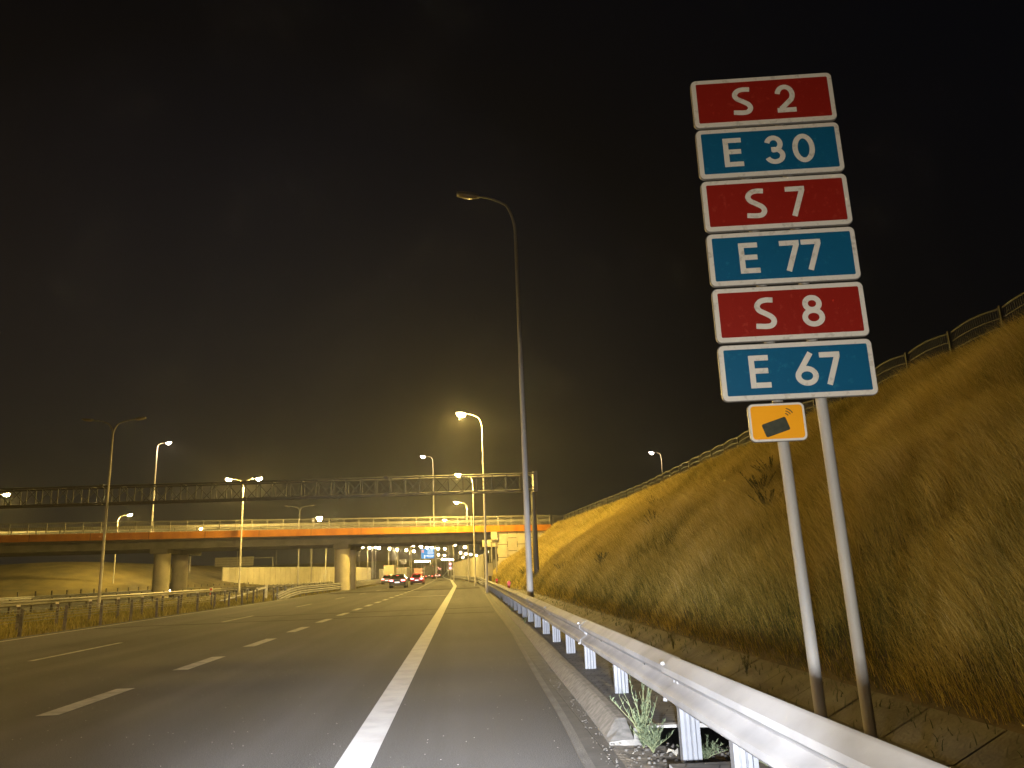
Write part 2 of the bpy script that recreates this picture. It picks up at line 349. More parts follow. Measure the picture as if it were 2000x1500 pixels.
# ================================================================ blades of grass
def blades(name, P, H, W, lean, tint, m, parent=None, head=.0):
    n = len(P); P = np.asarray(P, float); H = H[:, None]; W = W[:, None]
    az = rng.uniform(0, 2*PI, n); side = np.stack([np.cos(az), np.sin(az), np.zeros(n)], 1)
    upv = np.array([[0, 0, 1.0]])
    pts = []
    for t, wf, bend in ((0, 1, 0), (.45, .8, .35), (.78, .5, .85), (1.0, .0, 1.6)):
        c = P+upv*H*t*(1-.10*bend)+lean*H*bend*.5
        if t < 1: pts += [c-side*W*wf/2, c+side*W*wf/2]
        else: pts += [c]
    V = np.stack(pts, 1).reshape(-1, 3)
    base = (np.arange(n)*7)[:, None]
    q = np.concatenate([base+np.array([[0, 1, 3, 2]]), base+np.array([[2, 3, 5, 4]])], 1).reshape(-1, 4)
    tr = (base+np.array([[4, 5, 6]])).reshape(-1, 3)
    loops = np.concatenate([q.ravel(), tr.ravel()]); nq, nt = len(q), len(tr)
    me = bpy.data.meshes.new(name); me.vertices.add(len(V)); me.vertices.foreach_set('co', V.astype(np.float32).ravel())
    me.loops.add(len(loops)); me.loops.foreach_set('vertex_index', loops.astype(np.int32))
    me.polygons.add(nq+nt); ls = np.concatenate([np.arange(nq)*4, nq*4+np.arange(nt)*3]); me.polygons.foreach_set('loop_start', ls.astype(np.int32))
    me.update(calc_edges=True); me.validate()
    a = me.attributes.new('tint', 'FLOAT', 'POINT'); a.data.foreach_set('value', np.repeat(tint, 7).astype(np.float32))
    me.materials.append(m); o = bpy.data.objects.new(name, me); COL.objects.link(o)
    if parent: o.parent = parent
    return o
def fbm(x, y, s):
    return (np.sin(x*1.7*s+1.1*np.sin(y*1.3*s))+np.sin(y*2.3*s+1.7*np.sin(x*.9*s+2))+.6*np.sin(x*4.1*s-y*3.7*s)+.4*np.sin(7.3*y*s+3*x*s))/3
def slope_grass(n):
    y = np.exp(rng.uniform(math.log(5.0), math.log(89), n)); f = np.array([foot(v) for v in y]); t = rng.uniform(0, 1.03, n)**.92; x = f+8.58*t
    z = np.array([slope_z(a, c) for a, c in zip(x, y)])-.03
    cl = fbm(x, y, .55); cl2 = fbm(x+9, y-4, 1.9)
    H = (.44+.14*cl+.10*cl2+rng.normal(0, .10, n)+.16*np.minimum(t*2.5, 1)).clip(.10, 1.05)*(1-.3*(t > .97))
    H *= np.minimum(1, .35+t*8)
    W = .0029*(1+y/8)*rng.uniform(.5, 1.3, n)
    lx = -.42-.24*cl+rng.normal(0, .22, n); ly = .12+.22*cl2+rng.normal(0, .25, n)
    lean = np.stack([lx, ly, np.zeros(n)], 1)
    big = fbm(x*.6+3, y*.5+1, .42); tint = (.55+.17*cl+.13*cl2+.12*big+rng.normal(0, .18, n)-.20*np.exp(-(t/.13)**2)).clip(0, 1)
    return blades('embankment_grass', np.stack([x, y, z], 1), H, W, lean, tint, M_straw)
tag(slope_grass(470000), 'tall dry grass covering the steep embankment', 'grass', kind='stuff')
M_olive = blade_mat('olive_grass', [(0, (.05, .055, .014)), (.5, (.22, .19, .045)), (1, (.42, .36, .12))])
def flat_grass(name, n, xr, yr_, hr, lab):
    y = np.exp(rng.uniform(math.log(yr_[0]), math.log(yr_[1]), n)); x = rng.uniform(*xr, n)
    H = rng.uniform(*hr, n)*(.8+.4*fbm(x, y, .8)); W = .006*(1+y/12)*rng.uniform(.6, 1.4, n)
    lean = np.stack([rng.normal(0, .35, n), rng.normal(0, .35, n), np.zeros(n)], 1)
    tint = (.48+.2*fbm(x, y, .7)+rng.normal(0, .17, n)).clip(0, 1)
    return tag(blades(name, np.stack([x, y, np.full(n, -.07)], 1), H, W, lean, tint, M_olive), lab, 'grass', kind='stuff')
flat_grass('median_grass', 60000, (-25.5, -12.75), (14, 120), (.12, .38), 'dry grass strip under the barriers left of the carriageway')
# small weeds scattered in the ditch
n = 1300; yy = np.exp(rng.uniform(math.log(5), math.log(80), n)); xx = np.where(rng.random(n) < .6, rng.normal(3.88, .12, n), rng.uniform(2.6, 3.9, n))
tag(blades('ditch_weeds', np.stack([xx, yy, np.interp(xx, [2.57, 3.05, 3.55, 4.15], [.02, -.21, -.21, .06])], 1), rng.uniform(.03, .14, n), .005*(1+yy/10), np.stack([rng.normal(0, .5, n), rng.normal(0, .5, n), np.zeros(n)], 1), rng.uniform(0, .7, n), M_leaf), 'sparse weeds growing between the ditch slabs', 'weeds', kind='stuff')

def leafy(name, loc, h, stems, leaves, spread, m, lw, label, cat, group=None, bushy=.0, ls=1.0):
    root = empty(name, loc); tag(root, label, cat, group)
    sb = MB(); P = []; H = []; W = []; Ln = []; T = []
    for s_ in range(stems):
        a = random.uniform(0, 2*PI); hh = h*random.uniform(.55, 1.0) if s_ else h; sp = spread*random.uniform(.3, 1)
        pts = [Vector((sp*math.cos(a)*(t**1.5)+.02*math.sin(7*t+s_)*t, sp*math.sin(a)*(t**1.5), hh*t)) for t in (0, .25, .5, .75, 1)]
        sb.tube(pts, [.0045*lw, .004*lw, .003*lw, .002*lw, .001*lw], 5)
        for k in range(leaves):
            t = random.uniform(.04, 1)**(1+bushy); i = min(3, int(t*4)); p = pts[i].lerp(pts[i+1], t*4-i)
            aa = random.uniform(0, 2*PI); P.append(p); H.append(ls*random.uniform(.02, .07)*(1.25-t*.7)); W.append(ls*random.uniform(.005, .011))
            Ln.append((math.cos(aa)*1.1, math.sin(aa)*1.1, -.1)); T.append(min(1, max(0, random.gauss(.55+.3*t, .2))))
    sb.build('stem', MATS.get('weed_stem') or mat('weed_stem', (.12, .13, .06), .8), root)
    blades('leaf_clump', np.array([tuple(p) for p in P]), np.array(H), np.array(W), np.array(Ln), np.array(T), m, root)
    return root
leafy('weed_plant', (1.30, 6.15, .0), .62, 15, 44, .22, M_leaf, .8, 'tall pale green weed growing beside the kerb gap', 'weed', bushy=.7)
leafy('weed_plant', (1.33, 5.98, .0), .20, 30, 26, .17, M_leaf, .6, 'low bushy weed at the foot of the tall weed in the kerb gap', 'weed')
leafy('weed_plant', (1.62, 5.72, -.02), .15, 14, 30, .20, M_leaf, .7, 'low spreading weed on the bed of the drainage chute', 'weed')
leafy('weed_plant', (1.88, 5.62, -.02), .22, 12, 30, .16, M_leaf, .8, 'small leafy weed in the chute behind the nearest posts', 'weed')
for i, (x, y, h, sp) in enumerate([(7.6, 19.5, .85, .55), (8.4, 20.6, .8, .55), (7.0, 17.6, .7, .45), (6.9, 28, 1.0, .5), (5.4, 31, .7, .45), (9.0, 36, .9, .5), (5.2, 42, .7, .5), (4.7, 52, .7, .6), (4.6, 60, .8, .7)]):
    leafy('dark_weed', (x, y, slope_z(x, y)), h, 22, 150, sp, M_darkleaf, 1.6, 'dark leafy weed standing in the dry grass of the embankment', 'weed', 'dark weeds on the embankment', ls=1.5)
for i, (x, y) in enumerate([(3.6, 10.4), (3.6, 14.0), (3.6, 17.5), (2.8, 12.2), (2.75, 20)]):
    leafy('ditch_weed', (x, y, -.12), .38, 5, 26, .16, M_darkleaf, 1.0, 'small dark weed sprouting from the concrete ditch behind the guardrail', 'weed', 'weeds in the ditch')
for i, (x, y, h) in enumerate([(1.42, 19, .14), (1.44, 24.5, .18), (1.6, 34, .2), (1.7, 9.2, .12), (1.95, 7.6, .16), (1.8, 5.0, .10)]):
    leafy('verge_weed', (x, y, .1), h, 8, 24, .12, M_darkleaf, .8, 'small dark tuft of weeds on the kerb strip under the guardrail', 'weed', 'weeds along the kerb')
def pebbles(name, n, fx, yr_, zf, sr, m, lab):
    b = MB()
    for _ in range(n):
        y = math.exp(random.uniform(math.log(yr_[0]), math.log(yr_[1]))); x = fx(y); r_ = random.uniform(*sr)
        c = [(r_*random.uniform(.6, 1.2)*math.cos(a), r_*random.uniform(.6, 1.2)*math.sin(a)) for a in (0, 1.26, 2.5, 3.8, 5.0)]
        z = zf(x, y); b.add([(x+p, y+q, z) for p, q in c]+[(x+p*.6, y+q*.6, z+r_*.7) for p, q in c], [(5, 6, 7, 8, 9)]+[(k, (k+1) % 5, 5+(k+1) % 5, 5+k) for k in range(5)])
    return tag(b.build(name, m), lab, 'grit', kind='stuff')
M_grit = mat('grit', (.085, .078, .066), .9, c2=(.035, .03, .025), scale=30)
pebbles('gutter_grit', 380, lambda y: xasph(y)+abs(random.gauss(.24, .05)), (3.6, 16), lambda x, y: .004 if x < xasph(y)+.27 else .02, (.003, .010), M_grit, 'fine grit collected along the foot of the kerb')
pebbles('chute_rubble', 260, lambda y: random.uniform(1.15, 1.95), (5.2, 6.25), lambda x, y: .0 if x < 1.6 else -.04, (.005, .022), M_grit, 'loose rubble and soil lying in the drainage chute')
pebbles('ditch_rubble', 140, lambda y: random.uniform(2.6, 4.3), (5, 22), lambda x, y: float(np.interp(x, [2.57, 3.05, 3.55, 4.4], [.03, -.20, -.20, .08])), (.004, .016), M_grit, 'crumbs of earth scattered over the ditch slabs')
# litter in the gutter
for (x, y, s_, lab) in ((1.42, 5.78, .045, 'crumpled white paper scrap beside the low weed'), (1.17, 5.9, .012, 'tiny white litter fragment in the gutter')):
    b = MB(); pts = [(s_*random.uniform(-1, 1), s_*random.uniform(-1, 1), s_*random.uniform(0, 1)) for _ in range(9)]
    for k in range(7): b.add([pts[k], pts[k+1], pts[(k+2) % 9]], [(0, 1, 2)])
    o = b.build('paper_scrap', M_signback); o.location = (x, y, .02); tag(o, lab, 'litter')

# ================================================================ steel guardrails
W_PROF = [(0.0, 0), (-.012, .012), (-.055, .045), (-.080, .060), (-.080, .095), (-.055, .112), (-.010, .140), (-.002, .155), (-.010, .170), (-.055, .198), (-.080, .215), (-.080, .250), (-.055, .265), (-.012, .298), (0, .31)]
def rail_mesh(fx, fz, ya, yb, flip=1, step=1.0, th=.004, lift=0.0):
    b = MB(); n = max(1, int((yb-ya)/step)); rows = []
    poly = [(a*flip-flip*lift, z) for a, z in W_PROF]+[(a*flip-flip*lift+th*flip, z) for a, z in reversed(W_PROF)]
    for i in range(n+1):
        y = ya+(yb-ya)*i/n; rows.append([(fx(y)+a, y, fz(y)+z) for a, z in poly+poly[:1]])
    b.sheet(rows); b.add(rows[0][:-1], [tuple(range(len(poly)))]); b.add(rows[-1][:-1], [tuple(range(len(poly)-1, -1, -1))])
    return b
def c_post(h, w=.13, d=.07, m=None):
    t = .007; b = MB()
    poly = [(-w/2, 0), (-w*.30, 0), (-w*.22, -.014), (-w*.05, -.014), (0, -.002), (w*.05, -.014), (w*.22, -.014), (w*.30, 0), (w/2, 0), (w/2, d), (w/2-t, d), (w/2-t, t), (-w/2+t, t), (-w/2+t, d), (-w/2, d)]
    b.prism(poly, lambda a, c: (a, c, 0), lambda a, c: (a, c, h)); return b
# --- the near right-hand guardrail
gr = empty('guardrail', (1.45, 3, 0)); tag(gr, 'long galvanised guardrail on posts along the right shoulder', 'guardrail')
def inv(o): o.location = o.location-Vector(gr.location) if o.parent is gr else o.location
def gtop(y): return interp(y, [0, 5, 20, 60], [.725, .725, .765, .79])-.31
segs = [(-2.5, 1.3), (1.15, 5.3)]; y = 5.15
while y < 74: segs.append((y, y+4.15)); y += 4.0
for i, (ya, yb) in enumerate(segs):
    o = rail_mesh(lambda q: xguard(q)-.075, gtop, ya, yb, 1, 1.0, lift=.012 if i % 2 else 0).build('rail_beam', M_steel, gr, smooth=50); inv(o)
    if 0 < ya < 30:
        nb = MB()
        for zz in (.045, .155, .265):
            for dy in (.05, .13):
                if zz == .155 or dy == .13:
                    yy_ = ya+dy; xx_ = xguard(yy_)-.085-(.075 if zz != .155 else .0)
                    nb.tube([(xx_+.01, yy_, gtop(yy_)+zz+.003), (xx_-.012, yy_, gtop(yy_)+zz+.003)], [.013, .010], 8)
        o = nb.build('bolt_heads', M_steel, gr, smooth=40); inv(o)
py = [3.3, 4.45, 5.55, 8.0, 10.0, 11.9, 13.8, 15.6]; y = 17.5
while y < 74: py.append(y); y += 1.95
pm = None
for y in py:
    if pm is None: o = c_post(.70).build('post', M_post, gr); pm = o
    else: o = pm.copy(); COL.objects.link(o)
    o.location = Vector((xguard(y)+.06, y, .02))-Vector(gr.location); o.rotation_euler = (0, 0, random.uniform(-.03, .03)); o.scale = (1, 1, (gtop(y)+.20)/.70)
# slotted holes between the waves
hb = MB()
for y in np.arange(2.2, 30, 2.0): hb.box((xguard(y)-.082, y, gtop(y)+.162), (.006, .030, .014))
o = hb.build('slot_holes', mat('hole_dark', (.02, .02, .02), .9), gr); inv(o)
# red reflectors behind the rail, their glow put in as emission
for i, (y, x) in enumerate(((31, 1.75), (44.5, 1.85))):
    rd = empty('delineator', (x, y, .05)); tag(rd, ('nearer' if i == 0 else 'farther')+' small red reflector post just behind the right guardrail', 'delineator', 'red delineators')
    b = MB(); b.box((0, 0, .40), (.10, .04, .80)); b.build('stake', mat('delineator_red', (.45, .05, .03), .5), rd)
    b = MB(); b.tube([(0, -.021, .82), (0, -.04, .82)], [.075, .07], 14); b.build('reflector', emat('red_reflector_glow', (1, .06, .04), .55), rd)
# --- three-beam guardrail past the bridge on the right
def long_rail(name, label, fx, ya, yb, beams, step, h, flip=1, pm_=M_steel, ramp=0, postm=M_post, pext=0, group=None):
    r = empty(name, (0, 0, 0)); tag(r, label, 'guardrail', group)
    for zt in beams:
        fz = lambda q: gz(q)+zt-.31-(max(0, 1-(q-ya)/ramp)*.45 if ramp else 0)
        rail_mesh(fx, fz, ya, yb, flip, 4.0, th=.006).build('rail_beam', pm_, r, smooth=50)
    y = ya+.5; base = None; cnt = 0
    while y < yb and cnt < 95:
        if base is None:
            b = MB(); b.box((0, 0, (h+pext)/2), (.10, .12, h+pext)); base = b.build('post', postm, r); o = base
        else: o = base.copy(); COL.objects.link(o)
        o.location = (fx(y)+.09*flip, y, gz(y)); y += step; cnt += 1
    return r
long_rail('guardrail', 'steel guardrail with stacked beams running under the bridge and curving left', lambda y: interp(y, [70, 98, 167, 240], [1.82, 1.75, -.2, -3.3]), 70, 240, (.46, .82), 2.5, .80)
long_rail('guardrail', 'low ramped steel guardrail starting where the near cable barrier ends', lambda y: xleft(y)-.75, 57, 190, (.46, .80), 2.6, .78, -1, ramp=6, pext=.06)
long_rail('guardrail', 'second steel guardrail just behind the ramped one on the left', lambda y: xleft(y)-2.3, 63, 170, (.78,), 2.6, .78, 1, ramp=6, pext=.08)
long_rail('guardrail', 'long dull guardrail between the median lamp posts and the cable barriers', lambda y: -24.0, 20, 150, (.75,), 2.2, .72, -1, pm_=mat('dull_steel', (.20, .19, .17), .6, .2), postm=M_dark, pext=.10)
long_rail('guardrail', 'farthest left guardrail whose dark posts stick up above a pale beam', lambda y: -40.0, 30, 200, (.72,), 3.0, .72, -1, postm=M_dark, pext=.42)
# --- cable barriers
def cable_barrier(label, x, ya, yb, step, caps):
    r = empty('cable_barrier', (x, ya, 0)); tag(r, label, 'cable barrier', 'cable barriers')
    b = MB()
    for z in (.40, .48, .56, .65):
        pts = []; y = ya
        while y < yb: pts.append((.03*(1 if int(z*100) % 2 else -1), y-ya, z+.008*math.sin(y*2))); y += step
        b.tube(pts, .010, 5)
    b.build('cables', mat('cable_steel', (.10, .095, .085), .6, .3), r); base = capb = None
    y = ya
    while y < yb-.01:
        if base is None:
            b = MB(); b.box((0, 0, .36), (.09, .05, .76)); b.box((0, 0, .755), (.075, .04, .03)); base = b.build('post', M_dark, r); o = base
        else: o = base.copy(); COL.objects.link(o)
        o.location = (random.uniform(-.02, .02), y-ya, 0); o.rotation_euler = (random.uniform(-.03, .03), random.uniform(-.03, .03), 0)
        if caps:
            if capb is None:
                b = MB(); b.box((0, -.03, .80), (.11, .03, .06)); capb = b.build('reflector', mat('pale_reflector', (.65, .6, .5), .4), r); c = capb
            else: c = capb.copy(); COL.objects.link(c)
            c.location = o.location
        y += step
    return r
cable_barrier('nearer cable barrier with dark posts at the left edge of the carriageway', -12.85, 14.1, 57.5, 2.6, False)
cable_barrier('rear cable barrier whose posts carry small pale reflectors', -14.6, 20.0, 66, 2.55, True)
# --- white ramp end and marker posts
t_ = empty('barrier_terminal', (-14.9, 58, 0)); tag(t_, 'short sloping pale guardrail end among the dark cable posts', 'guardrail end')
b = MB(); b.bar((-1.0, -3.6, .12), (.3, 2.6, .80), .30, .05); b.build('rail_beam', M_steel, t_)
b = MB(); b.bar((.35, 2.7, 0), (.35, 2.7, .95), .16, .10); b.build('end_post', M_white, t_)
t_ = empty('marker_post', (-23.5, 77, 0)); tag(t_, 'red and white banded marker post beside the lit median lamp', 'marker post')
b = MB(); b.box((0, 0, .45), (.22, .08, .9)); b.build('stake', M_white, t_)
b = MB(); b.box((0, -.045, .30), (.225, .012, .2)); b.box((0, -.045, .70), (.225, .012, .2)); b.build('red_band', mat('band_red', (.6, .08, .04), .5), t_)
t_ = empty('marker_post', (-36.0, 62, 0)); tag(t_, 'short pale marker post standing before the far left guardrail', 'marker post')
b = MB(); b.box((0, 0, .5), (.2, .12, 1.0)); b.build('stake', M_white, t_); b = MB(); b.box((0, -.065, .8), (.12, .012, .14)); b.build('reflector', M_signback, t_)

# ================================================================ route sign
P0 = Vector((2.3917, 5.2, 4.9523)); PA = -.1168; PW, PH, PG = 1.0684, .4020, .0271
sg = empty('route_sign', (2.39, 5.26, 0), PA); tag(sg, 'tall stack of red and blue route number plates on two grey poles', 'road sign')
def rrect(w, h, r, n=5):
    pts = []
    for cx, cy_, a0 in ((w/2-r, h/2-r, 0), (-w/2+r, h/2-r, PI/2), (-w/2+r, -h/2+r, PI), (w/2-r, -h/2+r, 1.5*PI)):
        for k in range(n+1): a = a0+PI/2*k/n; pts.append((cx+r*math.cos(a), cy_+r*math.sin(a)))
    return pts
def plate_poly(b, poly, cz, y_front, y_back, cx=0):
    b.prism(poly, lambda a, c: (cx+a, y_front, cz+c), lambda a, c: (cx+a, y_back, cz+c))
def catmull(pts, closed=False, k=8):
    n = len(pts); out = []
    rngi = range(n) if closed else range(n-1)
    for i in rngi:
        g_ = (lambda j: pts[j % n]) if closed else (lambda j: pts[max(0, min(n-1, j))])
        p0, p1, p2, p3 = g_(i-1), g_(i), g_(i+1), g_(i+2)
        for s_ in range(k):
            t = s_/k; out.append(tuple(.5*((2*p1[j])+(-p0[j]+p2[j])*t+(2*p0[j]-5*p1[j]+4*p2[j]-p3[j])*t*t+(-p0[j]+3*p1[j]-3*p2[j]+p3[j])*t**3) for j in (0, 1)))
    if not closed: out.append(pts[-1])
    return out
def ell(cx, cy_, rx, ry, n=36): return [(cx+rx*math.sin(2*PI*i/n), cy_+ry*math.cos(2*PI*i/n)) for i in range(n)]
ST = .165
def arc(cx, cy_, rx, ry, a0, a1, n=14): return [(cx+rx*math.cos(math.radians(a0+(a1-a0)*i/n)), cy_+ry*math.sin(math.radians(a0+(a1-a0)*i/n))) for i in range(n+1)]
GL = {   # glyph: (width, [(points, closed)]) in units of the cap height
    'S': (.66, [(catmull([(.60, .905), (.40, .918), (.22, .875), (.115, .745), (.165, .60), (.34, .49), (.52, .37), (.575, .235), (.50, .115), (.34, .082), (.03, .105)]), False)]),
    'E': (.60, [([(.0825, 0), (.0825, 1)], False), ([(.165, .9175), (.58, .9175)], False), ([(.165, .52), (.55, .52)], False), ([(.165, .0825), (.60, .0825)], False)]),
    '2': (.64, [(arc(.315, .635, .235, .283, 172, -18)+[(.50, .46), (.155, .13)], False), ([(.03, .0825), (.63, .0825)], False)]),
    '3': (.64, [(arc(.31, .705, .205, .215, 168, -90, 18)+[(.25, .49)], False), ([(.22, .515), (.31, .515)]+arc(.315, .30, .243, .216, 88, -162, 18), False)]),
    '0': (.70, [(ell(.35, .5, .265, .418), True)]),
    '7': (.60, [([(.0, .9175), (.60, .9175)], False), ([(.515, .86), (.21, .0)], False)]),
    '8': (.68, [(ell(.34, .728, .205, .190), True), (ell(.34, .298, .252, .216), True)]),
    '6': (.68, [(ell(.34, .30, .255, .218), True), ([(.505, 1.0), (.115, .40)], False)]),
}
def ribbon(b, pts, closed, w, f):
    n = len(pts); Ls, Rs = [], []
    for i in range(n):
        a = pts[(i-1) % n] if (closed or i > 0) else pts[i]; c = pts[(i+1) % n] if (closed or i < n-1) else pts[i]
        dx, dy = c[0]-a[0], c[1]-a[1]; l = math.hypot(dx, dy) or 1; nx, ny = -dy/l*w/2, dx/l*w/2
        Ls.append(f(pts[i][0]+nx, pts[i][1]+ny)); Rs.append(f(pts[i][0]-nx, pts[i][1]-ny))
    vs = Ls+Rs; m_ = n if closed else n-1
    b.add(vs, [(i, (i+1) % n, n+(i+1) % n, n+i) for i in range(m_)])
M_sw = mat('sign_white', (.72, .68, .60), .45, c2=(.50, .46, .39), scale=22, detail=11, lo=.56, hi=.74)
M_sr = mat('sign_red', (.27, .012, .006), .42, c2=(.36, .04, .025), scale=26, detail=10, lo=.60, hi=.80, bump=.10, bscale=180)
M_sb = mat('sign_blue', (.003, .098, .205), .42, c2=(.02, .17, .27), scale=26, detail=10, lo=.60, hi=.80, bump=.10, bscale=180)
M_sy = mat('sign_amber', (.95, .40, .006), .45, c2=(.88, .37, .006), scale=3, detail=6)
M_rim = mat('sign_rim', (.26, .25, .23), .5, .4)
M_ink = mat('sign_black', (.03, .032, .022), .5, c2=(.055, .06, .035), scale=20)
CAP = .238
def letters(txt, face, z, yf, x0s):
    b = MB(); k = 0
    for ch, x0 in zip(txt, x0s):
        for pts, closed in GL[ch][1]:
            k += 1; yk = yf-.0012-.0004*k
            ribbon(b, pts, closed, ST, lambda a, c, yk=yk, x0=x0: (x0*PW-PW/2+a*CAP, yk, z+(c-.5)*CAP))
    return b.build('lettering', M_sw, face)
plates = [('S2', 'r', (.275, .585)), ('E30', 'b', (.178, .462, .658)), ('S7', 'r', (.285, .568)), ('E77', 'b', (.205, .482, .628)), ('S8', 'r', (.260, .575)), ('E67', 'b', (.188, .482, .650))]
words = {'S2': 'red plate reading S 2 at the top', 'E30': 'blue plate reading E 30', 'S7': 'red plate reading S 7', 'E77': 'blue plate reading E 77', 'S8': 'red plate reading S 8', 'E67': 'blue plate reading E 67 at the bottom'}
for i, (txt, c, xs) in enumerate(plates):
    z = P0.z-(PH+PG)*i-PH/2
    b = MB(); plate_poly(b, rrect(PW, PH, .038), z, -.062, -.045); o = b.build('route_plate', M_sw, sg); o['label'] = words[txt]
    b = MB(); plate_poly(b, rrect(PW+.010, PH+.010, .042), z, -.0555, -.032); b.build('rim', M_rim, o)
    b = MB(); plate_poly(b, rrect(PW-.066, PH-.066, .010), z, -.0636, -.060); fc = b.build('colour_field', M_sr if c == 'r' else M_sb, o)
    lt = letters(txt, o, z, -.0640, xs)
pl = MB(); XL, XR = -.143, .152
pl.tube([(XL+.045, 0, -.1), (XL-.045, 0, 4.85)], .0385, 20); pl.build('pole', M_pole, sg, smooth=50)
pl = MB(); pl.tube([(XR+.045, 0, -.1), (XR-.03, 0, 4.85)], .0385, 20); pl.build('pole', M_pole, sg, smooth=50)
b = MB()
for i in range(6):
    z = P0.z-(PH+PG)*i-PH/2
    for dz in (-.1, .1): b.box((0, -.036, z+dz), (PW*.72, .012, .03))
b.build('bracket', M_rim, sg)
# amber plate with a device symbol and three waves
YC = (-.188, 2.235); YW, YHh = .382, .262
b = MB(); plate_poly(b, rrect(YW, YHh, .035), YC[1], -.092, -.078, YC[0]); o = b.build('amber_plate', M_sw, sg); o['label'] = 'small amber plate showing a black device with three waves'
b = MB(); plate_poly(b, rrect(YW+.008, YHh+.008, .039), YC[1], -.088, -.07, YC[0]); b.build('rim', M_rim, o)
b = MB(); plate_poly(b, rrect(YW-.028, YHh-.028, .024), YC[1], -.0935, -.09, YC[0]); b.build('colour_field', M_sy, o)
b = MB(); ca, sa = math.cos(.30), math.sin(.30); pp = [(a*ca-c*sa-.015, a*sa+c*ca-.035) for a, c in rrect(.175, .095, .012)]
plate_poly(b, pp, YC[1], -.095, -.094, YC[0])
for k, r in enumerate((.030, .048, .066)):
    ribbon(b, [(.050+r*math.cos(math.radians(a)), .028+r*math.sin(math.radians(a))) for a in range(28, 84, 8)], False, .0065, lambda a, c: (YC[0]+a, -.0952, YC[1]+c))
b.build('device_symbol', M_ink, o)
b = MB(); b.box((XL-.03, -.05, YC[1]+.0), (.14, .045, .03)); b.build('bracket', M_rim, o)

# ================================================================ street lamps
def spot(parent, loc, watts, col=SODIUM, size=168, blend=.35, rad=.25, name='bulb'):
    for kind_, wf in (('SPOT', 1.0), ('POINT', .12 if col == AMBER else .75)):          # full light below the head, an added point makes the halo in the haze
        d = bpy.data.lights.new(name, kind_); d.energy = watts*wf; d.color = col; d.shadow_soft_size = rad*.5
        if kind_ == 'SPOT': d.spot_size = math.radians(180); d.spot_blend = .30
        o = bpy.data.objects.new(name, d); COL.objects.link(o); o.parent = parent; o.location = loc
    return o
def lamp_head(parent, x, z, d, lit, tilt=.12, gs=1.0, gz_=1.0):
    """d = -1 head points to -X, +1 to +X; (x, z) is the end of the arm."""
    prof = [(0, .07), (.10, .11), (.30, .16), (.56, .155), (.72, .12)]          # distance, half width
    b = MB(); rows = []
    for s_, hw in prof:
        cx, cz = x+d*s_, z+s_*tilt; th = .09 if .05 < s_ < .6 else .06
        rows.append([Vector((cx, -hw, cz-.03)), Vector((cx, -hw*.8, cz+th*.75)), Vector((cx, 0, cz+th)), Vector((cx, hw*.8, cz+th*.75)), Vector((cx, hw, cz-.03)), Vector((cx, 0, cz-.035)), Vector((cx, -hw, cz-.03))])
    b.sheet(rows); b.add(rows[0][:-1], [tuple(range(6))]); b.add(rows[-1][:-1], [tuple(range(5, -1, -1))])
    h = b.build('lamp_head', M_head, parent, smooth=60)
    b = MB(); cx, cz = x+d*.37, z+.37*tilt-.035; n = 12; vs = []; fs = []
    for j in range(4):
        r = math.cos(j*PI/8); dz = -(.26 if lit else .07)*gs*gz_*math.sin(j*PI/8)  # lit bowls are enlarged to imitate the lamps' glare
        for k in range(n): vs.append((cx+.31*gs*r*math.cos(2*PI*k/n), (.23 if lit else .13)*gs*r*math.sin(2*PI*k/n), cz+dz+d*(.31*gs*r*math.cos(2*PI*k/n))*tilt))
    for j in range(3):
        for k in range(n): fs.append((j*n+k, j*n+(k+1) % n, (j+1)*n+(k+1) % n, (j+1)*n+k))
    fs.append(tuple(3*n+k for k in range(n))); b.add(vs, fs)
    b.build('lamp_glass', {0: M_glass_off, 1: M_lit, 2: M_litw}[lit], h, smooth=60)
    return h
def lamp(name, loc, top, arms, reach, rise, lit, label, group, watts=0, rb=.10, rtp=.05, seg=12, col=SODIUM):
    r = empty(name, loc); tag(r, label, 'street lamp', group)
    b = MB(); b.tube([(0, 0, -.1), (0, 0, .6), (0, 0, .62), (0, 0, top-rise)], [rb*1.12, rb*1.12, rb, rtp*1.15], seg); b.build('pole', M_pole, r, smooth=50)
    for i, d in enumerate(arms):
        pts = []
        for k in range(11):
            a = k/10*PI/2*.93; pts.append((d*reach*(1-math.cos(a))*(.62)+d*reach*.38*max(0, (k-6)/4)**1.0, 0, top-rise+rise*math.sin(a)*(1.0)))
        b = MB(); b.tube(pts, [rtp*(1.1-.35*k/10) for k in range(11)], 8); b.build('arm', M_pole, r, smooth=60)
        li = lit[i] if isinstance(lit, (list, tuple)) else lit
        lamp_head(r, pts[-1][0], pts[-1][2], d, li)
        if watts and li: spot(r, (pts[-1][0]+d*.37, 0, pts[-1][2]-.22), watts, col)
    return r
G1 = 'street lamps along the right shoulder'; G2 = 'double street lamps in the median'; G3 = 'street lamps beyond the opposite carriageway'; G4 = 'street lamps on the bridge road'
lamp('street_lamp', (1.90, 23, 0), 13.05, [-1], 1.20, 1.35, 0, 'tall unlit street lamp behind the guardrail, nearest to the camera', G1, seg=20, rb=.095, rtp=.045)
lamp('street_lamp', (1.54, 53, 0), 12.0, [-1], 1.15, 1.2, 1, 'dazzling lit street lamp on the right, nearer than the gantry end of the bridge', G1, W_ROW)
lamp('street_lamp', (1.25, 83, 0), 11.5, [-1], 1.25, 1.2, 1, 'lit street lamp on the right whose head shows just under the gantry truss', G1, W_ROW)
lamp('street_lamp', (.8, 114, 0), 11.3, [-1], 1.25, 1.2, 1, 'lit street lamp on the right glowing low above the bridge railing', G1, W_ROW)
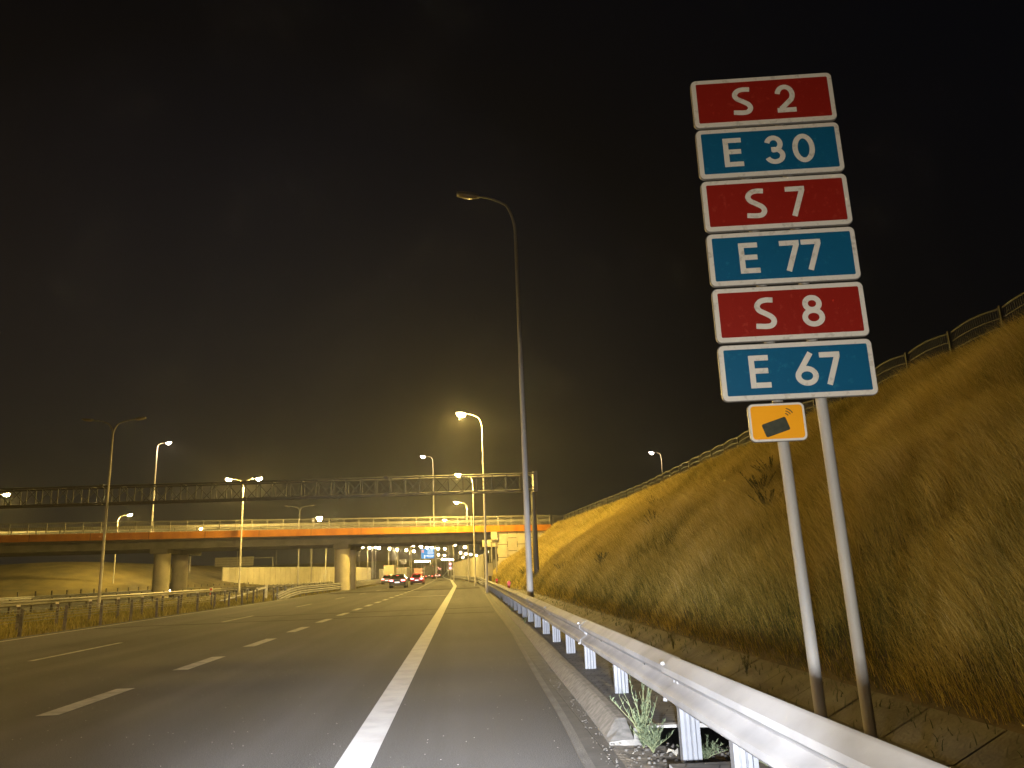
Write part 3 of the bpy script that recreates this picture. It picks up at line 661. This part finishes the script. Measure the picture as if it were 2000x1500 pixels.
lamp('double_lamp', (-22.25, 51, 0), 11.75, [-1, 1], 1.35, 1.1, 0, 'tall unlit double street lamp left of the gantry truss', G2, seg=14)
lamp('double_lamp', (-22.3, 82, 0), 11.6, [-1, 1], 1.25, .9, 1, 'double street lamp with both heads lit above the bridge', G2, W_MED)
lamp('double_lamp', (-22.2, 110, 0), 11.1, [-1, 1], 1.4, .9, 0, 'small unlit double street lamp seen through the bridge railing', G2)
lamp('double_lamp', (-22.2, 20, 0), 11.7, [-1, 1], 1.25, .9, 1, 'unseen lit double street lamp added left of the view to light the embankment', G2, 11000, col=AMBER)  # added out of view to light the embankment and left lanes
lamp('double_lamp', (-22.2, -12, 0), 11.7, [-1, 1], 1.25, .9, 1, 'unseen lit double street lamp added behind the camera for warm light', G2, 4200, col=AMBER)  # also added out of view, for weaker warm light
lamp('street_lamp', (-49.4, 86, 0), 11.2, [1], 1.2, 1.0, 1, 'bright street lamp at the left edge beside the truss', G3, W_MED)
lamp('street_lamp', (-48.9, 116, 0), 11.2, [1], 1.3, 1.0, 1, 'lit street lamp glowing low over the left bridge parapet', G3, W_MED)
lamp('street_lamp', (-48.5, 146, 0), 10.9, [1], 1.3, 1.0, 1, 'street lamp whose pole stands right of the paired bridge columns', G3)
lamp('street_lamp', (-48.5, 176, 0), 10.9, [1], 1.3, 1.0, 0, 'thin unlit lamp pole seen behind the grey sign back', G3)
lamp('street_lamp', (-48.5, 212, 0), 10.9, [1], 1.3, 1.0, 0, 'thin unlit lamp pole between the sign back and the cream wall', G3)
# bridge line: near edge of the deck
def byl(x): return 90.5+.25*(x-10.0)*1.0
DZ = 6.35
for (x, lab, hh, dd) in ((-3.1, 'lamp with a small pale light standing on the bridge deck at its right half', 9.0, -1), (-33.5, 'slim lamp post with a small pale light on the left of the bridge deck', 10.2, 1), (23.0, 'lone lit lamp beyond the fence on top of the embankment', 8.9, -1)):
    yb_ = byl(x)+(8 if x < 0 else 3)
    lamp('street_lamp', (x*(yb_/88), yb_, DZ), hh, [dd], .9, .7, 2, lab, G4, 2200 if x < 0 else 900, rb=.10 if x < 0 else .05, col=(1, .75, .45))
# far rows: head pixels measured as elevation k above the horizon (per metre) and bearing
far = [(5,450,1),(65,440,1),(140,455,1),(230,440,1),(272,460,1),(330,380,1),(455,385,1),(400,468,1),(540,410,1),(510,480,1),(637,412,1),(622,490,1),(722,422,1),(716,500,1),(808,443,1),(888,455,1),(966,455,1),(1042,468,1),(1040,550,1),(1120,470,1),(1120,560,1),(1215,403,1),(1253,413,1),(1393,450,1),(1335,520,1),(1403,538,1),(1355,585,1),(1468,545,1),(1500,595,1),(1540,560,1),(1703,517,1)]
far += [(750+24*i, 636+3*math.sin(i*2.3), 2) for i in range(8)]+[(1090+27*i, 612+5*math.sin(i*1.7), 2) for i in range(6)]
mids = [(616, 1061), (645, 1063), (626, 1010), (831+40.5, 1054)]
def bearing(px, py_):
    a, b_ = (px-1000)/F_PX, -(py_-750)/F_PX; d = rt2*a+up2*b_+fw; return d.x/d.y, d.z/d.y
fl = [(700+a/6.667, 1000+b_/6.667, k) for a, b_, k in far]+[(a, b_, 1) for a, b_ in mids]
protos = {}
for px, py_, k in fl:
    bx, kz = bearing(px, py_)
    D = min(900, (9.9 if k == 1 else 9.0)/max(kz, .004)); x = bx*D; hz = 1.3+kz*D; g0 = gz(D); hh = hz-g0
    if hh < 5: hh = 5
    d = -1 if (len(protos)+int(px)) % 2 else 1
    key = d
    if key not in protos:
        r = empty('street_lamp', (0, 0, 0)); b = MB(); b.tube([(-d*1.3, 0, -10.5), (-d*1.3, 0, -.6)], [.11, .07], 8); b.build('pole', M_pole, r, smooth=50)
        b = MB(); b.tube([(-d*1.3, 0, -.6), (-d*1.2, 0, -.2), (-d*.9, 0, -.03), (-d*.5, 0, 0)], [.07, .06, .05, .045], 6); b.build('arm', M_pole, r)
        lamp_head(r, -d*.5, 0, d, 1, .05, 1.35, 2.0); protos[key] = r
    else: r = copy_tree(protos[key])
    r.location = (x, D, hz); r.scale = (1, 1, 1)
    near_ = D < 260
    tag(r, 'tiny distant lit street lamp in the glowing rows seen under the bridge', 'street lamp', 'far street lamps under the bridge')
    if (px, py_) == (626, 1010): tag(r, 'lit lamp in front of the orange parapet right of the lit double lamp')
    if (px, py_) == (616, 1061): tag(r, 'lit lamp just under the deck, the left of two beside the lit round column')
    if (px, py_) == (645, 1063): tag(r, 'lit lamp just under the deck touching the left side of the round column')
# light given off by rows beyond the bridge
for (x, y) in ((-3, 150), (-14, 190), (-24, 150), (-8, 250), (-24, 215)):
    rr = lamp('street_lamp', (x-(-1.3 if x > -5 else 1.3), y, 0), 11.2, [-1 if x > -5 else 1], 1.3, 1.0, 1, 'lit street lamp among the bright rows behind the bridge', 'lit lamps just beyond the bridge', W_FAR)

# ================================================================ overhead toll gantry
gy = 52.0
M_truss = mat('truss_steel', (.085, .085, .08), .6, .1, c2=(.09, .085, .075), scale=5)
ga = empty('gantry', (4.62, gy, 0)); tag(ga, 'long steel lattice gantry spanning the motorway in front of the bridge', 'gantry')
b = MB(); x0, x1 = -50.0, .35; zt, zb = 7.55, 6.47; w = .55
for yy in (-w, w):
    for zz in (zt, zb): b.tube([(x0, yy, zz), (x1, yy, zz)], .055, 8)
b.build('chord', M_truss, ga, smooth=50)
for side, yy in (('f', -w), ('b', w)):
    b = MB(); x = x1-.1; 
    while x > x0:
        b.bar((x, yy, zt), (x, yy, zb), .045); b.bar((x, yy, zb), (x-.95, yy, zt), .04) if side == 'f' else b.bar((x, yy, zt), (x-.95, yy, zb), .04); x -= .95
    b.build('lattice', M_truss, ga)
b = MB(); x = x1-.1
while x > x0: b.bar((x, -w, zt), (x, w, zt), .035); b.bar((x, -w, zb), (x-.95, w, zb), .035); x -= 1.9
b.build('cross_brace', M_truss, ga)
for xs in (-9.5, -18.5, -27.5, -36.5):
    b = MB(); b.box((xs, -w, zt), (.22, .18, .2)); b.box((xs, -w, zb), (.22, .18, .2)); b.build('flange', M_truss, ga)
b = MB(); b.box((.28, 0, 7.0), (.26, 1.25, 1.35)); b.build('end_frame', M_girder, ga)
for yy in (-.0,):
    b = MB(); b.tube([(.15, yy, -.5), (.15, yy, 6.4)], [.18, .16], 14); b.build('column', M_truss, ga, smooth=50)
b = MB(); b.tube([(-29-8, 0, -.2), (-29-8, 0, 6.45)], [.18, .16], 12); b.build('column', M_truss, ga, smooth=50)

# ================================================================ bridge
br = empty('road_bridge', (0, 0, 0)); tag(br, 'concrete road bridge with orange edge beam and railing over the motorway', 'bridge')
def bpt(x, off=0): return Vector((x, byl(x)+off, 0))
XA, XB = -75.0, 10.2
ang = math.atan(.25)
def bbox(name, m, xa, xb, off0, off1, z0, z1, parent=br):
    b = MB(); p = [(x, byl(x)+o_, z) for z in (z0, z1) for (x, o_) in ((xa, off0), (xb, off0), (xb, off1), (xa, off1))]
    b.add(p, [(0, 1, 2, 3)[::-1], (4, 5, 6, 7), (0, 1, 5, 4), (1, 2, 6, 5), (2, 3, 7, 6), (3, 0, 4, 7)]); return b.build(name, m, parent)
bbox('edge_beam', M_orange, XA, XB, -.25, .05, 5.68, 6.36)
bbox('deck', M_girder, XA, XB-.3, .05, 12.5, 5.75, 6.30)
bbox('edge_beam', M_orange, XA, XB-.3, 12.5, 12.8, 5.68, 6.36)
for off in (1.2, 4.4, 7.6, 10.6): bbox('girder', M_girder, XA, 3.4, off, off+1.0, 4.75, 5.75)
b = MB()                                   # open joints in the edge beam
for x in np.arange(XB-5.9, XA, -5.0): b.box((x, byl(x)-.255, 6.02), (.035, .02, .66))
b.build('beam_joint', M_joint, br)
b = MB()
for x in np.arange(XB-2.2, XA, -1.5): b.box((x, byl(x)-.10, 6.40), (.12, .12, .07))
b.build('anchor_block', mat('railing_steel', (.30, .285, .23), .6, .0, c2=(.22, .21, .17), scale=4), br)
# soffit lip
bbox('drip_edge', M_girder, XA, 3.4, .3, .55, 5.55, 5.75)
def pier(x, off):
    y = byl(x)+off
    b = MB(); b.tube([(x, y, -.1), (x, y, 4.35)], .80, 28, cap=True); o = b.build('pier', M_cream, br, smooth=50)
    return o
for x in (-12.9, -30.2, -52):
    pier(x, 2.2)
    bbox('pier_cap', M_girder, x-.75, x+.75, 1.0, 11.6, 4.30, 4.75)
for x in (-12.9, -30.2, -52): pier(x, 7.4)
# abutment with bearing ledge and wing wall
bbox('bearing_ledge', M_cream, 2.2, 3.9, -.05, 12, 4.05, 4.80)
bbox('end_block', M_cream, 3.20, 3.90, -.30, 12, 4.80, 5.66)
bbox('abutment_wall', M_girder, 3.3, 3.9, .9, 12, -.1, 4.04)
wy = lambda x: byl(x)+.02
bbox('wing_wall', M_joint, 3.9, 14.0, .0, .5, -.1, 5.66)
b = MB(); CW, CHh = 1.12, 1.42; JW = .03
col_i = 0; x = 3.93
while x < 13:
    z = .0-(CHh/2 if col_i % 2 else 0)
    while z < 5.6:
        s_ = .07 if col_i % 2 else -.07
        zz = [z+JW, z+CHh*.27, z+CHh*.27, z+CHh*.73, z+CHh*.73, z+CHh-JW]; out = [0, 0, 1, 1, 0, 0]
        left = [(x+JW-(.10 if o_ else 0), min(q, 5.64)) for q, o_ in zip(zz, out)]; right = [(x+CW-JW+(.10 if o_ else 0)-.0, min(q, 5.64)) for q, o_ in zip(zz, out)]
        if col_i % 2: left = [(x+JW-(0 if o_ else .10), q[1]) for q, o_ in zip(left, out)]; right = [(x+CW-JW+(0 if o_ else .10), q[1]) for q, o_ in zip(right, out)]
        else:
            left = [(x+JW-(.0 if not o_ else .10), q[1]) for q, o_ in zip(left, out)]
        # keep neighbours apart: even columns bulge mid-height, odd columns bulge at their ends (half a course off)
        if left[0][1] < left[-1][1]-.05:
            poly = left+right[::-1]
            b.prism(poly, lambda a, c: (a, byl(a)-.05, max(c, -.05)), lambda a, c: (a, byl(a)-.004, max(c, -.05)))
        z += CHh
    x += CW+.10*0; col_i += 1
b.build('facing_panel', M_cream, br)
# railings: posts, rails and balusters
M_railp = mat('railing_steel', (.30, .285, .23), .6, .0, c2=(.22, .21, .17), scale=4)
for off, nm in ((-.08, 'near'), (12.6, 'far')):
    b = MB()
    xs = np.arange(XB-.15, XA, -.14 if nm == 'near' else -.28)
    for x in xs: b.box((x, byl(x)+off, 6.93), (.018, .018, .82))
    for z in (7.40, 6.50, 7.34):
        a, c = (XA, byl(XA)+off, z), (XB-.12, byl(XB-.12)+off, z); b.bar(a, c, .05 if z == 7.40 else .03)
    b.build('railing', M_railp, br)
    if nm == 'near':
        base = None; x = XB-.15; k = 0
        while x > XA and k < 60:
            if base is None: bb = MB(); bb.box((0, 0, .53), (.085, .085, 1.06)); base = bb.build('railing_post', M_railp, br); o = base
            else: o = base.copy(); COL.objects.link(o)
            o.location = (x, byl(x)+off-.01, 6.36); x -= 1.5; k += 1
# safety barrier on the deck behind the railing
b = MB()
for off in (1.4, 10.8):
    b.bar((XA, byl(XA)+off, 6.95), (XB, byl(XB)+off, 6.95), .08, .28)
    for x in np.arange(XA, XB, 2.0): b.box((x, byl(x)+off+.08, 6.6), (.1, .1, .6))
b.build('deck_barrier', mat('deck_barrier_steel', (.13, .125, .11), .7), br)
# dark panel fence that continues the bridge railing onto the embankment
fe = empty('panel_fence', (0, 0, 0)); tag(fe, 'dark upright bar fence continuing the bridge railing over the slope top', 'fence')
b = MB()
for x in np.arange(10.6, 26, .14): b.box((x, 91.0, 6.75), (.016, .016, 1.2))
b.bar((10.4, 91.0, 7.33), (26, 91.0, 7.33), .04); b.bar((10.4, 91.0, 6.3), (26, 91.0, 6.3), .04); b.build('fence_panel', mat('fence_dark', (.09, .09, .085), .6), fe)
for x in (10.5, 14.2, 17.9, 21.6): b = MB(); b.box((x, 91.0, 6.7), (.08, .08, 1.35)); b.build('fence_post', MATS['fence_dark'], fe)

# ================================================================ fence on the embankment crest
cf = empty('crest_fence', (0, 0, 0)); tag(cf, 'low rail and mesh fence following the crest of the grassy embankment', 'fence')
M_fence = mat('crest_fence_metal', (.05, .048, .043), .7, 0, c2=(.03, .029, .026), scale=5)
def cfx(y): return foot(y)+8.88
FH = .92
def cfz(y): return CRZ+.02
b = MB(); mesh_b = MB(); y = 10.8; posts = []
while y < 87: posts.append(y); y += 2.03
for a, c in zip(posts[:-1], posts[1:]):
    for lv, th in ((.20, .035), (.44, .035), (.68, .035), (.92, .055)):
        pts = []
        for k in range(7):
            t = k/6; bul = math.sin(PI*t); yy_ = a+(c-a)*t; pts.append((cfx(yy_)-.07*bul*lv, yy_, cfz(yy_)+lv*.95+.07*bul*lv))
        for p_, q_ in zip(pts[:-1], pts[1:]): b.bar(p_, q_, th*.35, th*.8)
    ns = 26 if a < 40 else 12
    for k in range(ns):
        t = (k+.5)/ns; bul = math.sin(PI*t); yy_ = a+(c-a)*t; mesh_b.bar((cfx(yy_), yy_, cfz(yy_)), (cfx(yy_)-.07*bul*.92, yy_, cfz(yy_)+.90+.06*bul), .012)
b.build('rails', M_fence, cf); mesh_b.build('mesh_panel', M_fence, cf)
base = None
for y in posts:
    if base is None: bb = MB(); bb.box((0, 0, .46), (.05, .06, 1.0)); base = bb.build('fence_post', M_fence, cf); o = base
    else: o = base.copy(); COL.objects.link(o)
    o.location = (cfx(y)-.03, y, cfz(y)-.02)

# ================================================================ noise barriers, far signs
def noise_wall(label, pts, h, m, step=2.0, group=None, cap=True):
    r = empty('noise_barrier', (0, 0, 0)); tag(r, label, 'noise barrier', group); wb = MB(); pb = MB()
    for (a, c) in zip(pts[:-1], pts[1:]):
        a, c = Vector((*a, 0)), Vector((*c, 0)); n = max(1, int((c-a).length/step))
        for i in range(n):
            p, q = a.lerp(c, i/n), a.lerp(c, (i+1)/n); z0 = gz(p.y); d = (q-p).normalized(); nn = Vector((-d.y, d.x, 0))
            M_ = Matrix((d, nn, (0, 0, 1))).transposed()
            wb.box(((p+q)/2)+Vector((0, 0, z0+h/2)), ((q-p).length-.03, .12, h), M=M_)
            pb.box(p+Vector((0, 0, z0+h/2)), (.16, .2, h+.06), M=M_)
    wb.build('wall_panel', m, r); pb.build('wall_post', M_noise if cap else M_dark, r); return r
noise_wall('long cream noise wall seen under the bridge left of the lit round column', [(-43, 147), (-33, 180), (-27, 238)], 3.9, M_noise)
noise_wall('cream noise wall stretching behind the traffic right of the column', [(-27, 262), (-22, 400)], 3.6, M_noise)
noise_wall('dim low wall section left of the long cream noise wall', [(-66, 178), (-52, 170)], 3.0, M_girder)
noise_wall('tall noise barrier of pale panels at the far right under the bridge', [(3.4, 128), (1.5, 165), (-2.6, 225)], 4.2, M_noise, 3.0, cap=False)
# sign back on a cantilever
s_ = empty('overhead_sign', (-41.5, 178, 0)); tag(s_, 'large grey back of an overhead sign left of the cream wall', 'road sign')
b = MB(); b.box((-8.2, 0, 5.6), (8.2, .12, 1.9)); b.build('sign_panel', M_signback, s_)
b = MB()
for z in (5.1, 5.6, 6.1): b.box((-8.2, -.09, z), (8.2, .05, .07))
b.build('stiffener', M_girder, s_)
b = MB(); b.box((-2.2, .1, 6.2), (4.4, .14, .14)); b.build('arm', M_pole, s_); b = MB(); b.tube([(0, .1, 0), (0, .1, 6.3)], .14, 10); b.build('post', M_pole, s_)
b = MB(); b.tube([(-7.0, .15, 0), (-7.0, .15, 5.0)], .10, 10); b.build('post', M_pole, s_)
s_ = empty('overhead_sign', (-22.0, 300, gz(300))); tag(s_, 'small tan sign back held between two lamp poles beyond the column', 'road sign')
b = MB(); b.box((0, 0, 6.1), (2.3, .12, 2.0)); b.build('sign_panel', M_signback, s_); b = MB(); b.box((0, .12, 2.6), (.2, .1, 5.2)); b.build('post', M_pole, s_)
# blue direction sign, its lit look put in as emission
s_ = empty('direction_sign', (-9.55, 220, 0)); tag(s_, 'bright blue lit direction sign with white text over the far traffic', 'road sign')
b = MB(); b.box((0, 0, 6.85), (3.7, .12, 2.75)); b.build('sign_panel', M_signback, s_)
b = MB(); b.box((0, -.07, 6.85), (3.55, .02, 2.60)); b.build('colour_field', emat('lit_blue', (.0, .30, .80), .8), s_)
b = MB()
for i in range(5): b.box((.75, -.085, 7.9-.28*i), (1.7-.15*(i % 3), .012, .10))
for i in range(3): b.box((.72, -.085, 6.35-.2*i), (1.9-.2*i, .012, .08))
b.box((-.85, -.085, 6.05), (.22, .012, .9)); b.box((-.45, -.0855, 6.25), (.8, .012, .14))
b.build('lettering', emat('lit_white', (.8, .95, 1.0), 1.3), s_)
b = MB(); b.box((-1.35, -.085, 7.55), (.6, .012, .7)); b.build('route_panel', emat('lit_pink', (.85, .35, .42), .9), s_)
b = MB(); b.box((.6, .15, 5.2), (3.6, .15, .15)); b.tube([(2.3, .15, 0), (2.3, .15, 8.2)], .14, 10); b.box((1.2, .15, 7.6), (2.2, .12, .12)); b.build('mast', M_pole, s_)
# round limit signs, their brightness put in as emission
s_ = empty('limit_sign', (-3.05, 196, 0)); tag(s_, 'post with two small round white signs ringed in red at the road edge', 'road sign')
b = MB(); b.tube([(0, 0, 0), (0, 0, 4.1)], .04, 8); b.build('post', M_pole, s_)
for z in (2.6, 3.6):
    b = MB(); b.tube([(0, -.03, z), (0, -.06, z)], .42, 20); o = b.build('round_plate', emat('glow_ring_red', (.9, .25, .28), .9), s_)
    b = MB(); b.tube([(0, -.061, z), (0, -.068, z)], .29, 20); b.build('plate_centre', emat('glow_centre', (.85, .88, 1), 1.2), o)
# road works cabinet by the abutment
s_ = empty('crash_cushion', (2.6, 78, 0)); tag(s_, 'cream cabinet on a dark stand beside the guardrail below the abutment', 'cabinet')
b = MB(); b.box((0, 0, 1.55), (.55, .5, 1.2)); b.build('cabinet_body', M_cream, s_); b = MB(); b.box((0, 0, .48), (.3, .3, .94)); b.build('stand', M_dark, s_)
b = MB(); b.box((0, 0, 2.19), (.65, .6, .06)); b.build('cabinet_lid', M_girder, s_)
for i, x in enumerate((3.05, 3.45)):
    s_ = empty('thin_post', (x, 84-i*2, 0)); tag(s_, ('left' if i == 0 else 'right')+' slim grey pole standing before the abutment wall', 'pole', 'slim poles by the abutment')
    b = MB(); b.tube([(0, 0, 0), (0, 0, 4.3)], .07, 10); b.build('pole', M_pole, s_); b = MB(); b.tube([(0, 0, 4.3), (0, 0, 4.36)], .085, 10); b.build('pole_cap', M_girder, s_)

# ================================================================ vehicles
def car(label, loc, body, estate=False, tail=11.0, plate=1.6, facing=0, blueish=False, group='cars driving away on the motorway', W=1.82, tailglass=True):
    r = empty('car', loc, facing); tag(r, label, 'car', group)
    Lc = 4.4; hw = W/2
    # cross sections from rear (y=0) to front (y=Lc): y, z bottom, z belt, z top, half width belt, half width roof
    S = [(0.00, .42, .86, .90, .74, .62), (.05, .28, .90, .98, hw*.95, .70), (.45, .22, .95, 1.06 if not estate else 1.40, hw, .72 if not estate else .62), (1.05, .20, .95, 1.40 if not estate else 1.50, hw, .60), (1.9, .20, .94, 1.47 if not estate else 1.54, hw, .60), (2.7, .20, .93, 1.40, hw, .60), (3.25, .20, .90, 1.00, hw, .68), (4.1, .24, .76, .82, hw*.93, .66), (4.4, .38, .60, .62, hw*.72, .6)]
    rows = []
    for y, zb_, zm, zt_, w1, w2 in S:
        rows.append([(-w1*.92, y, zb_), (-w1, y, (zb_+zm)/2), (-w1*.98, y, zm), (-w2, y, zt_-.05), (-w2*.72, y, zt_), (w2*.72, y, zt_), (w2, y, zt_-.05), (w1*.98, y, zm), (w1, y, (zb_+zm)/2), (w1*.92, y, zb_), (-w1*.92, y, zb_)])
    b = MB(); b.sheet(rows); b.add(rows[0][:-1], [tuple(range(9, -1, -1))]); b.add(rows[-1][:-1], [tuple(range(10))]); b.build('body', body, r, smooth=40)
    gl = mat('car_glass', (.015, .016, .018), .08)
    b = MB()
    if estate: b.add([(-.62, .02, .96), (.62, .02, .96), (.52, .40, 1.38), (-.52, .40, 1.38)], [(0, 1, 2, 3)])
    else: b.add([(-.66, .42, 1.065), (.66, .42, 1.065), (.50, 1.0, 1.385), (-.50, 1.0, 1.385)], [(0, 1, 2, 3)])
    for v in range(len(b.v)): b.v[v] = (b.v[v][0], b.v[v][1]-.02, b.v[v][2]+.012)
    b.build('rear_window', gl, r)
    for sx in (-1, 1):
        b = MB(); b.add([(sx*(hw-.005), .9, .98), (sx*(hw-.005), 3.0, .97), (sx*.64, 2.6, 1.36), (sx*.64, 1.2, 1.40)], [(0, 1, 2, 3)]); b.build('side_window', gl, r)
        b = MB(); b.box((sx*(hw-.27), -.005, .80), (.42, .10, .15)); b.box((sx*(hw-.12), .05, .80), (.14, .22, .15)); b.build('tail_light', emat('tail_red_%g' % tail, (1, .10, .09), tail, 'AUTO'), r)
        b = MB(); b.box((sx*(hw-.30), -.058, .80), (.22, .012, .07)); b.build('brake_lamp', emat('brake_core', (1, .75, .85), 12), r)
        for yw in (.80, 3.50):
            b = MB(); b.tube([(sx*(hw-.22), yw, .32), (sx*(hw+.005), yw, .32)], .32, 18); w_ = b.build('wheel', mat('tyre', (.02, .02, .02), .8), r, smooth=50)
            b = MB(); b.tube([(sx*(hw+.003), yw, .32), (sx*(hw+.012), yw, .32)], .20, 12); b.build('rim', M_steel, w_)
        b = MB(); b.box((sx*(hw+.09), 2.75, 1.0), (.18, .10, .12)); b.build('mirror', body, r)
    b = MB(); b.box((0, -.075, .60), (.52, .02, .115)); b.build('number_plate', emat('plate_lit', (1, .93, .90), plate), r)
    b = MB(); b.box((0, -.05, .36), (W*.86, .14, .22)); b.build('bumper', mat('bumper_dark', (.035, .035, .035), .6), r)
    b = MB(); b.box((0, .38 if not estate else .36, 1.32 if not estate else 1.42), (.30, .03, .03)); b.build('high_brake_light', emat('brake_high', (1, .12, .08), 3), r)
    b = MB(); b.box((0, -.03, .92), (.9, .05, .03)); b.build('trim', M_steel, r)
    return r
M_black = mat('black_car_paint', (.025, .025, .024), .3, .2); M_redc = mat('red_car_paint', (.42, .02, .02), .3, .1); M_greyc = mat('grey_car_paint', (.18, .17, .16), .35, .3)
car('black saloon car with glowing tail lights, nearest in the traffic', (-7.15, 88, 0), M_black)
rc = car('red car braking just ahead and right of the black saloon', (-6.35, 111, 0), M_redc, True, tail=14.0, plate=4.0)
car('dark car with red tail lights at the left of the traffic, by the barrier', (-12.6, 134, 0), M_greyc, True)
car('small dark car behind the trucks near the road line', (-9.0, 285, gz(285)), M_greyc, True)
car('distant car with red lights climbing the rise beyond the truck', (-14.8, 520, gz(520)), M_redc)
car('farther distant car on the rise, left of the round signs', (-17.6, 560, gz(560)), M_greyc, True)
def truck(label, loc, m, w=2.5, h=3.9, lit=True):
    r = empty('truck', loc); tag(r, label, 'truck', 'trucks in the far traffic')
    b = MB(); b.box((0, 5, .95+(h-.95)/2), (w, 10, h-.95)); b.build('cargo_box', m, r)
    b = MB(); b.box((0, -.02, .95+(h-.95)/2), (w-.16, .05, h-1.1)); b.build('rear_door', m, r)
    b = MB(); b.box((0, -.06, .95+(h-.95)/2), (.04, .05, h-1.1)); b.box((-.5, -.06, 1.9), (.03, .04, h-2.4)); b.box((.5, -.06, 1.9), (.03, .04, h-2.4)); b.build('door_bar', M_steel, r)
    b = MB(); b.box((0, 5, .80), (w*.8, 9.8, .25)); b.build('chassis', M_dark, r)
    b = MB(); b.box((0, 11.4, 1.9), (w*.96, 2.0, 2.6)); b.build('cab', m, r)
    b = MB(); b.box((0, .1, .55), (w*.95, .12, .16)); b.build('bumper', M_dark, r)
    for sx in (-1, 1):
        b = MB(); b.box((sx*(w/2-.3), -.05, .78), (.42, .06, .16)); b.build('tail_light', emat('truck_red', (1, .12, .08), 5), r)
        b = MB(); b.box((sx*(w/2-.15), -.05, h-.12), (.16, .05, .08)); b.build('marker_light', emat('truck_mark', (1, .2, .15), 2.5), r)
        for yw in (1.6, 2.8, 11.2): b = MB(); b.tube([(sx*(w/2-.45), yw, .48), (sx*(w/2-.02), yw, .48)], .48, 18); b.build('wheel', mat('tyre', (.02, .02, .02), .8), r, smooth=50)
    b = MB(); b.box((0, -.04, .98), (.52, .03, .11)); b.build('number_plate', emat('plate_lit', (1, .93, .90), 1.6), r)
    return r
truck('tall dark truck seen from behind, below the blue sign', (-10.2, 243, 0), M_tarp)
truck('white box truck half hidden behind the black saloon', (-14.1, 186, 0), M_white, 2.3, 3.1)
truck('brownish box truck at the left of the traffic near the cream wall', (-18.3, 200, 0), M_noise, 2.5, 3.9)
truck('pale truck with many red lights between the white truck and the red car', (-14.6, 262, gz(262)), mat('pink_panel', (.5, .3, .26), .6), 2.5, 3.3)
# oncoming car on the opposite carriageway
r = car('oncoming car with white headlights on the opposite carriageway', (-33.0, 96, 0), M_black, True, tail=.05, plate=.1, facing=PI, group='oncoming cars')
b = MB()
for sx in (-1, 1): b.tube([(sx*.62, 4.36, .62), (sx*.62, 4.43, .62)], .10, 12)
b.build('headlight', emat('headlight_white', (.95, .95, 1), 25), r)

# ================================================================ the headlights of the stopped car the picture is taken from, plus added fill
def beam(x, y, z, target, watts, size, blend, rad=.06, col=COOL):
    d = bpy.data.lights.new('headlight_and_fill', 'SPOT'); d.energy = watts; d.color = col; d.spot_size = math.radians(size); d.spot_blend = blend; d.shadow_soft_size = rad
    o = bpy.data.objects.new('headlight_and_fill', d); COL.objects.link(o); o.location = (x, y, z)
    o.rotation_euler = (Vector(target)-Vector((x, y, z))).to_track_quat('-Z', 'Y').to_euler(); return o
for hx in (-.95, .35):
    beam(hx, 1.0, .86, (hx-.15, 7.4, .0), W_BEAM*1.3, 60, 1.0)          # main low beam on the road
    beam(hx, 1.0, .86, (hx-1.0, 17, .0), W_BEAM*2.7, 34, 1.0)           # hot spot farther down the lane
    beam(hx, 1.0, .86, (1.7, 4.2, .5), W_FILL*.60, 95, 1.0)            # added cool fill that brightens the near rail
    beam(hx, 1.0, .86, (2.25, 5.2, 3.0), W_FILL*.95, 100, .9, col=WARMW)          # added warm fill, stands in for the sign's retroreflection

# ================================================================ haze added so the lamps show halos in place of lens glare
b = MB(); b.box((0, 700, 60), (3100, 1900, 130)); hz_m = bpy.data.materials.new('haze'); hz_m.use_nodes = True; t = hz_m.node_tree
t.nodes.remove(t.nodes['Principled BSDF']); pv = N(t, 'ShaderNodeVolumePrincipled'); pv.inputs['Color'].default_value = (.9, .9, .9, 1); pv.inputs['Density'].default_value = HAZE
pv.inputs['Anisotropy'].default_value = 0.6
t.links.new(pv.outputs[0], t.nodes['Material Output'].inputs['Volume'])
tag(b.build('haze', hz_m), 'thin haze added to make halos round the lamps', 'haze', kind='stuff')
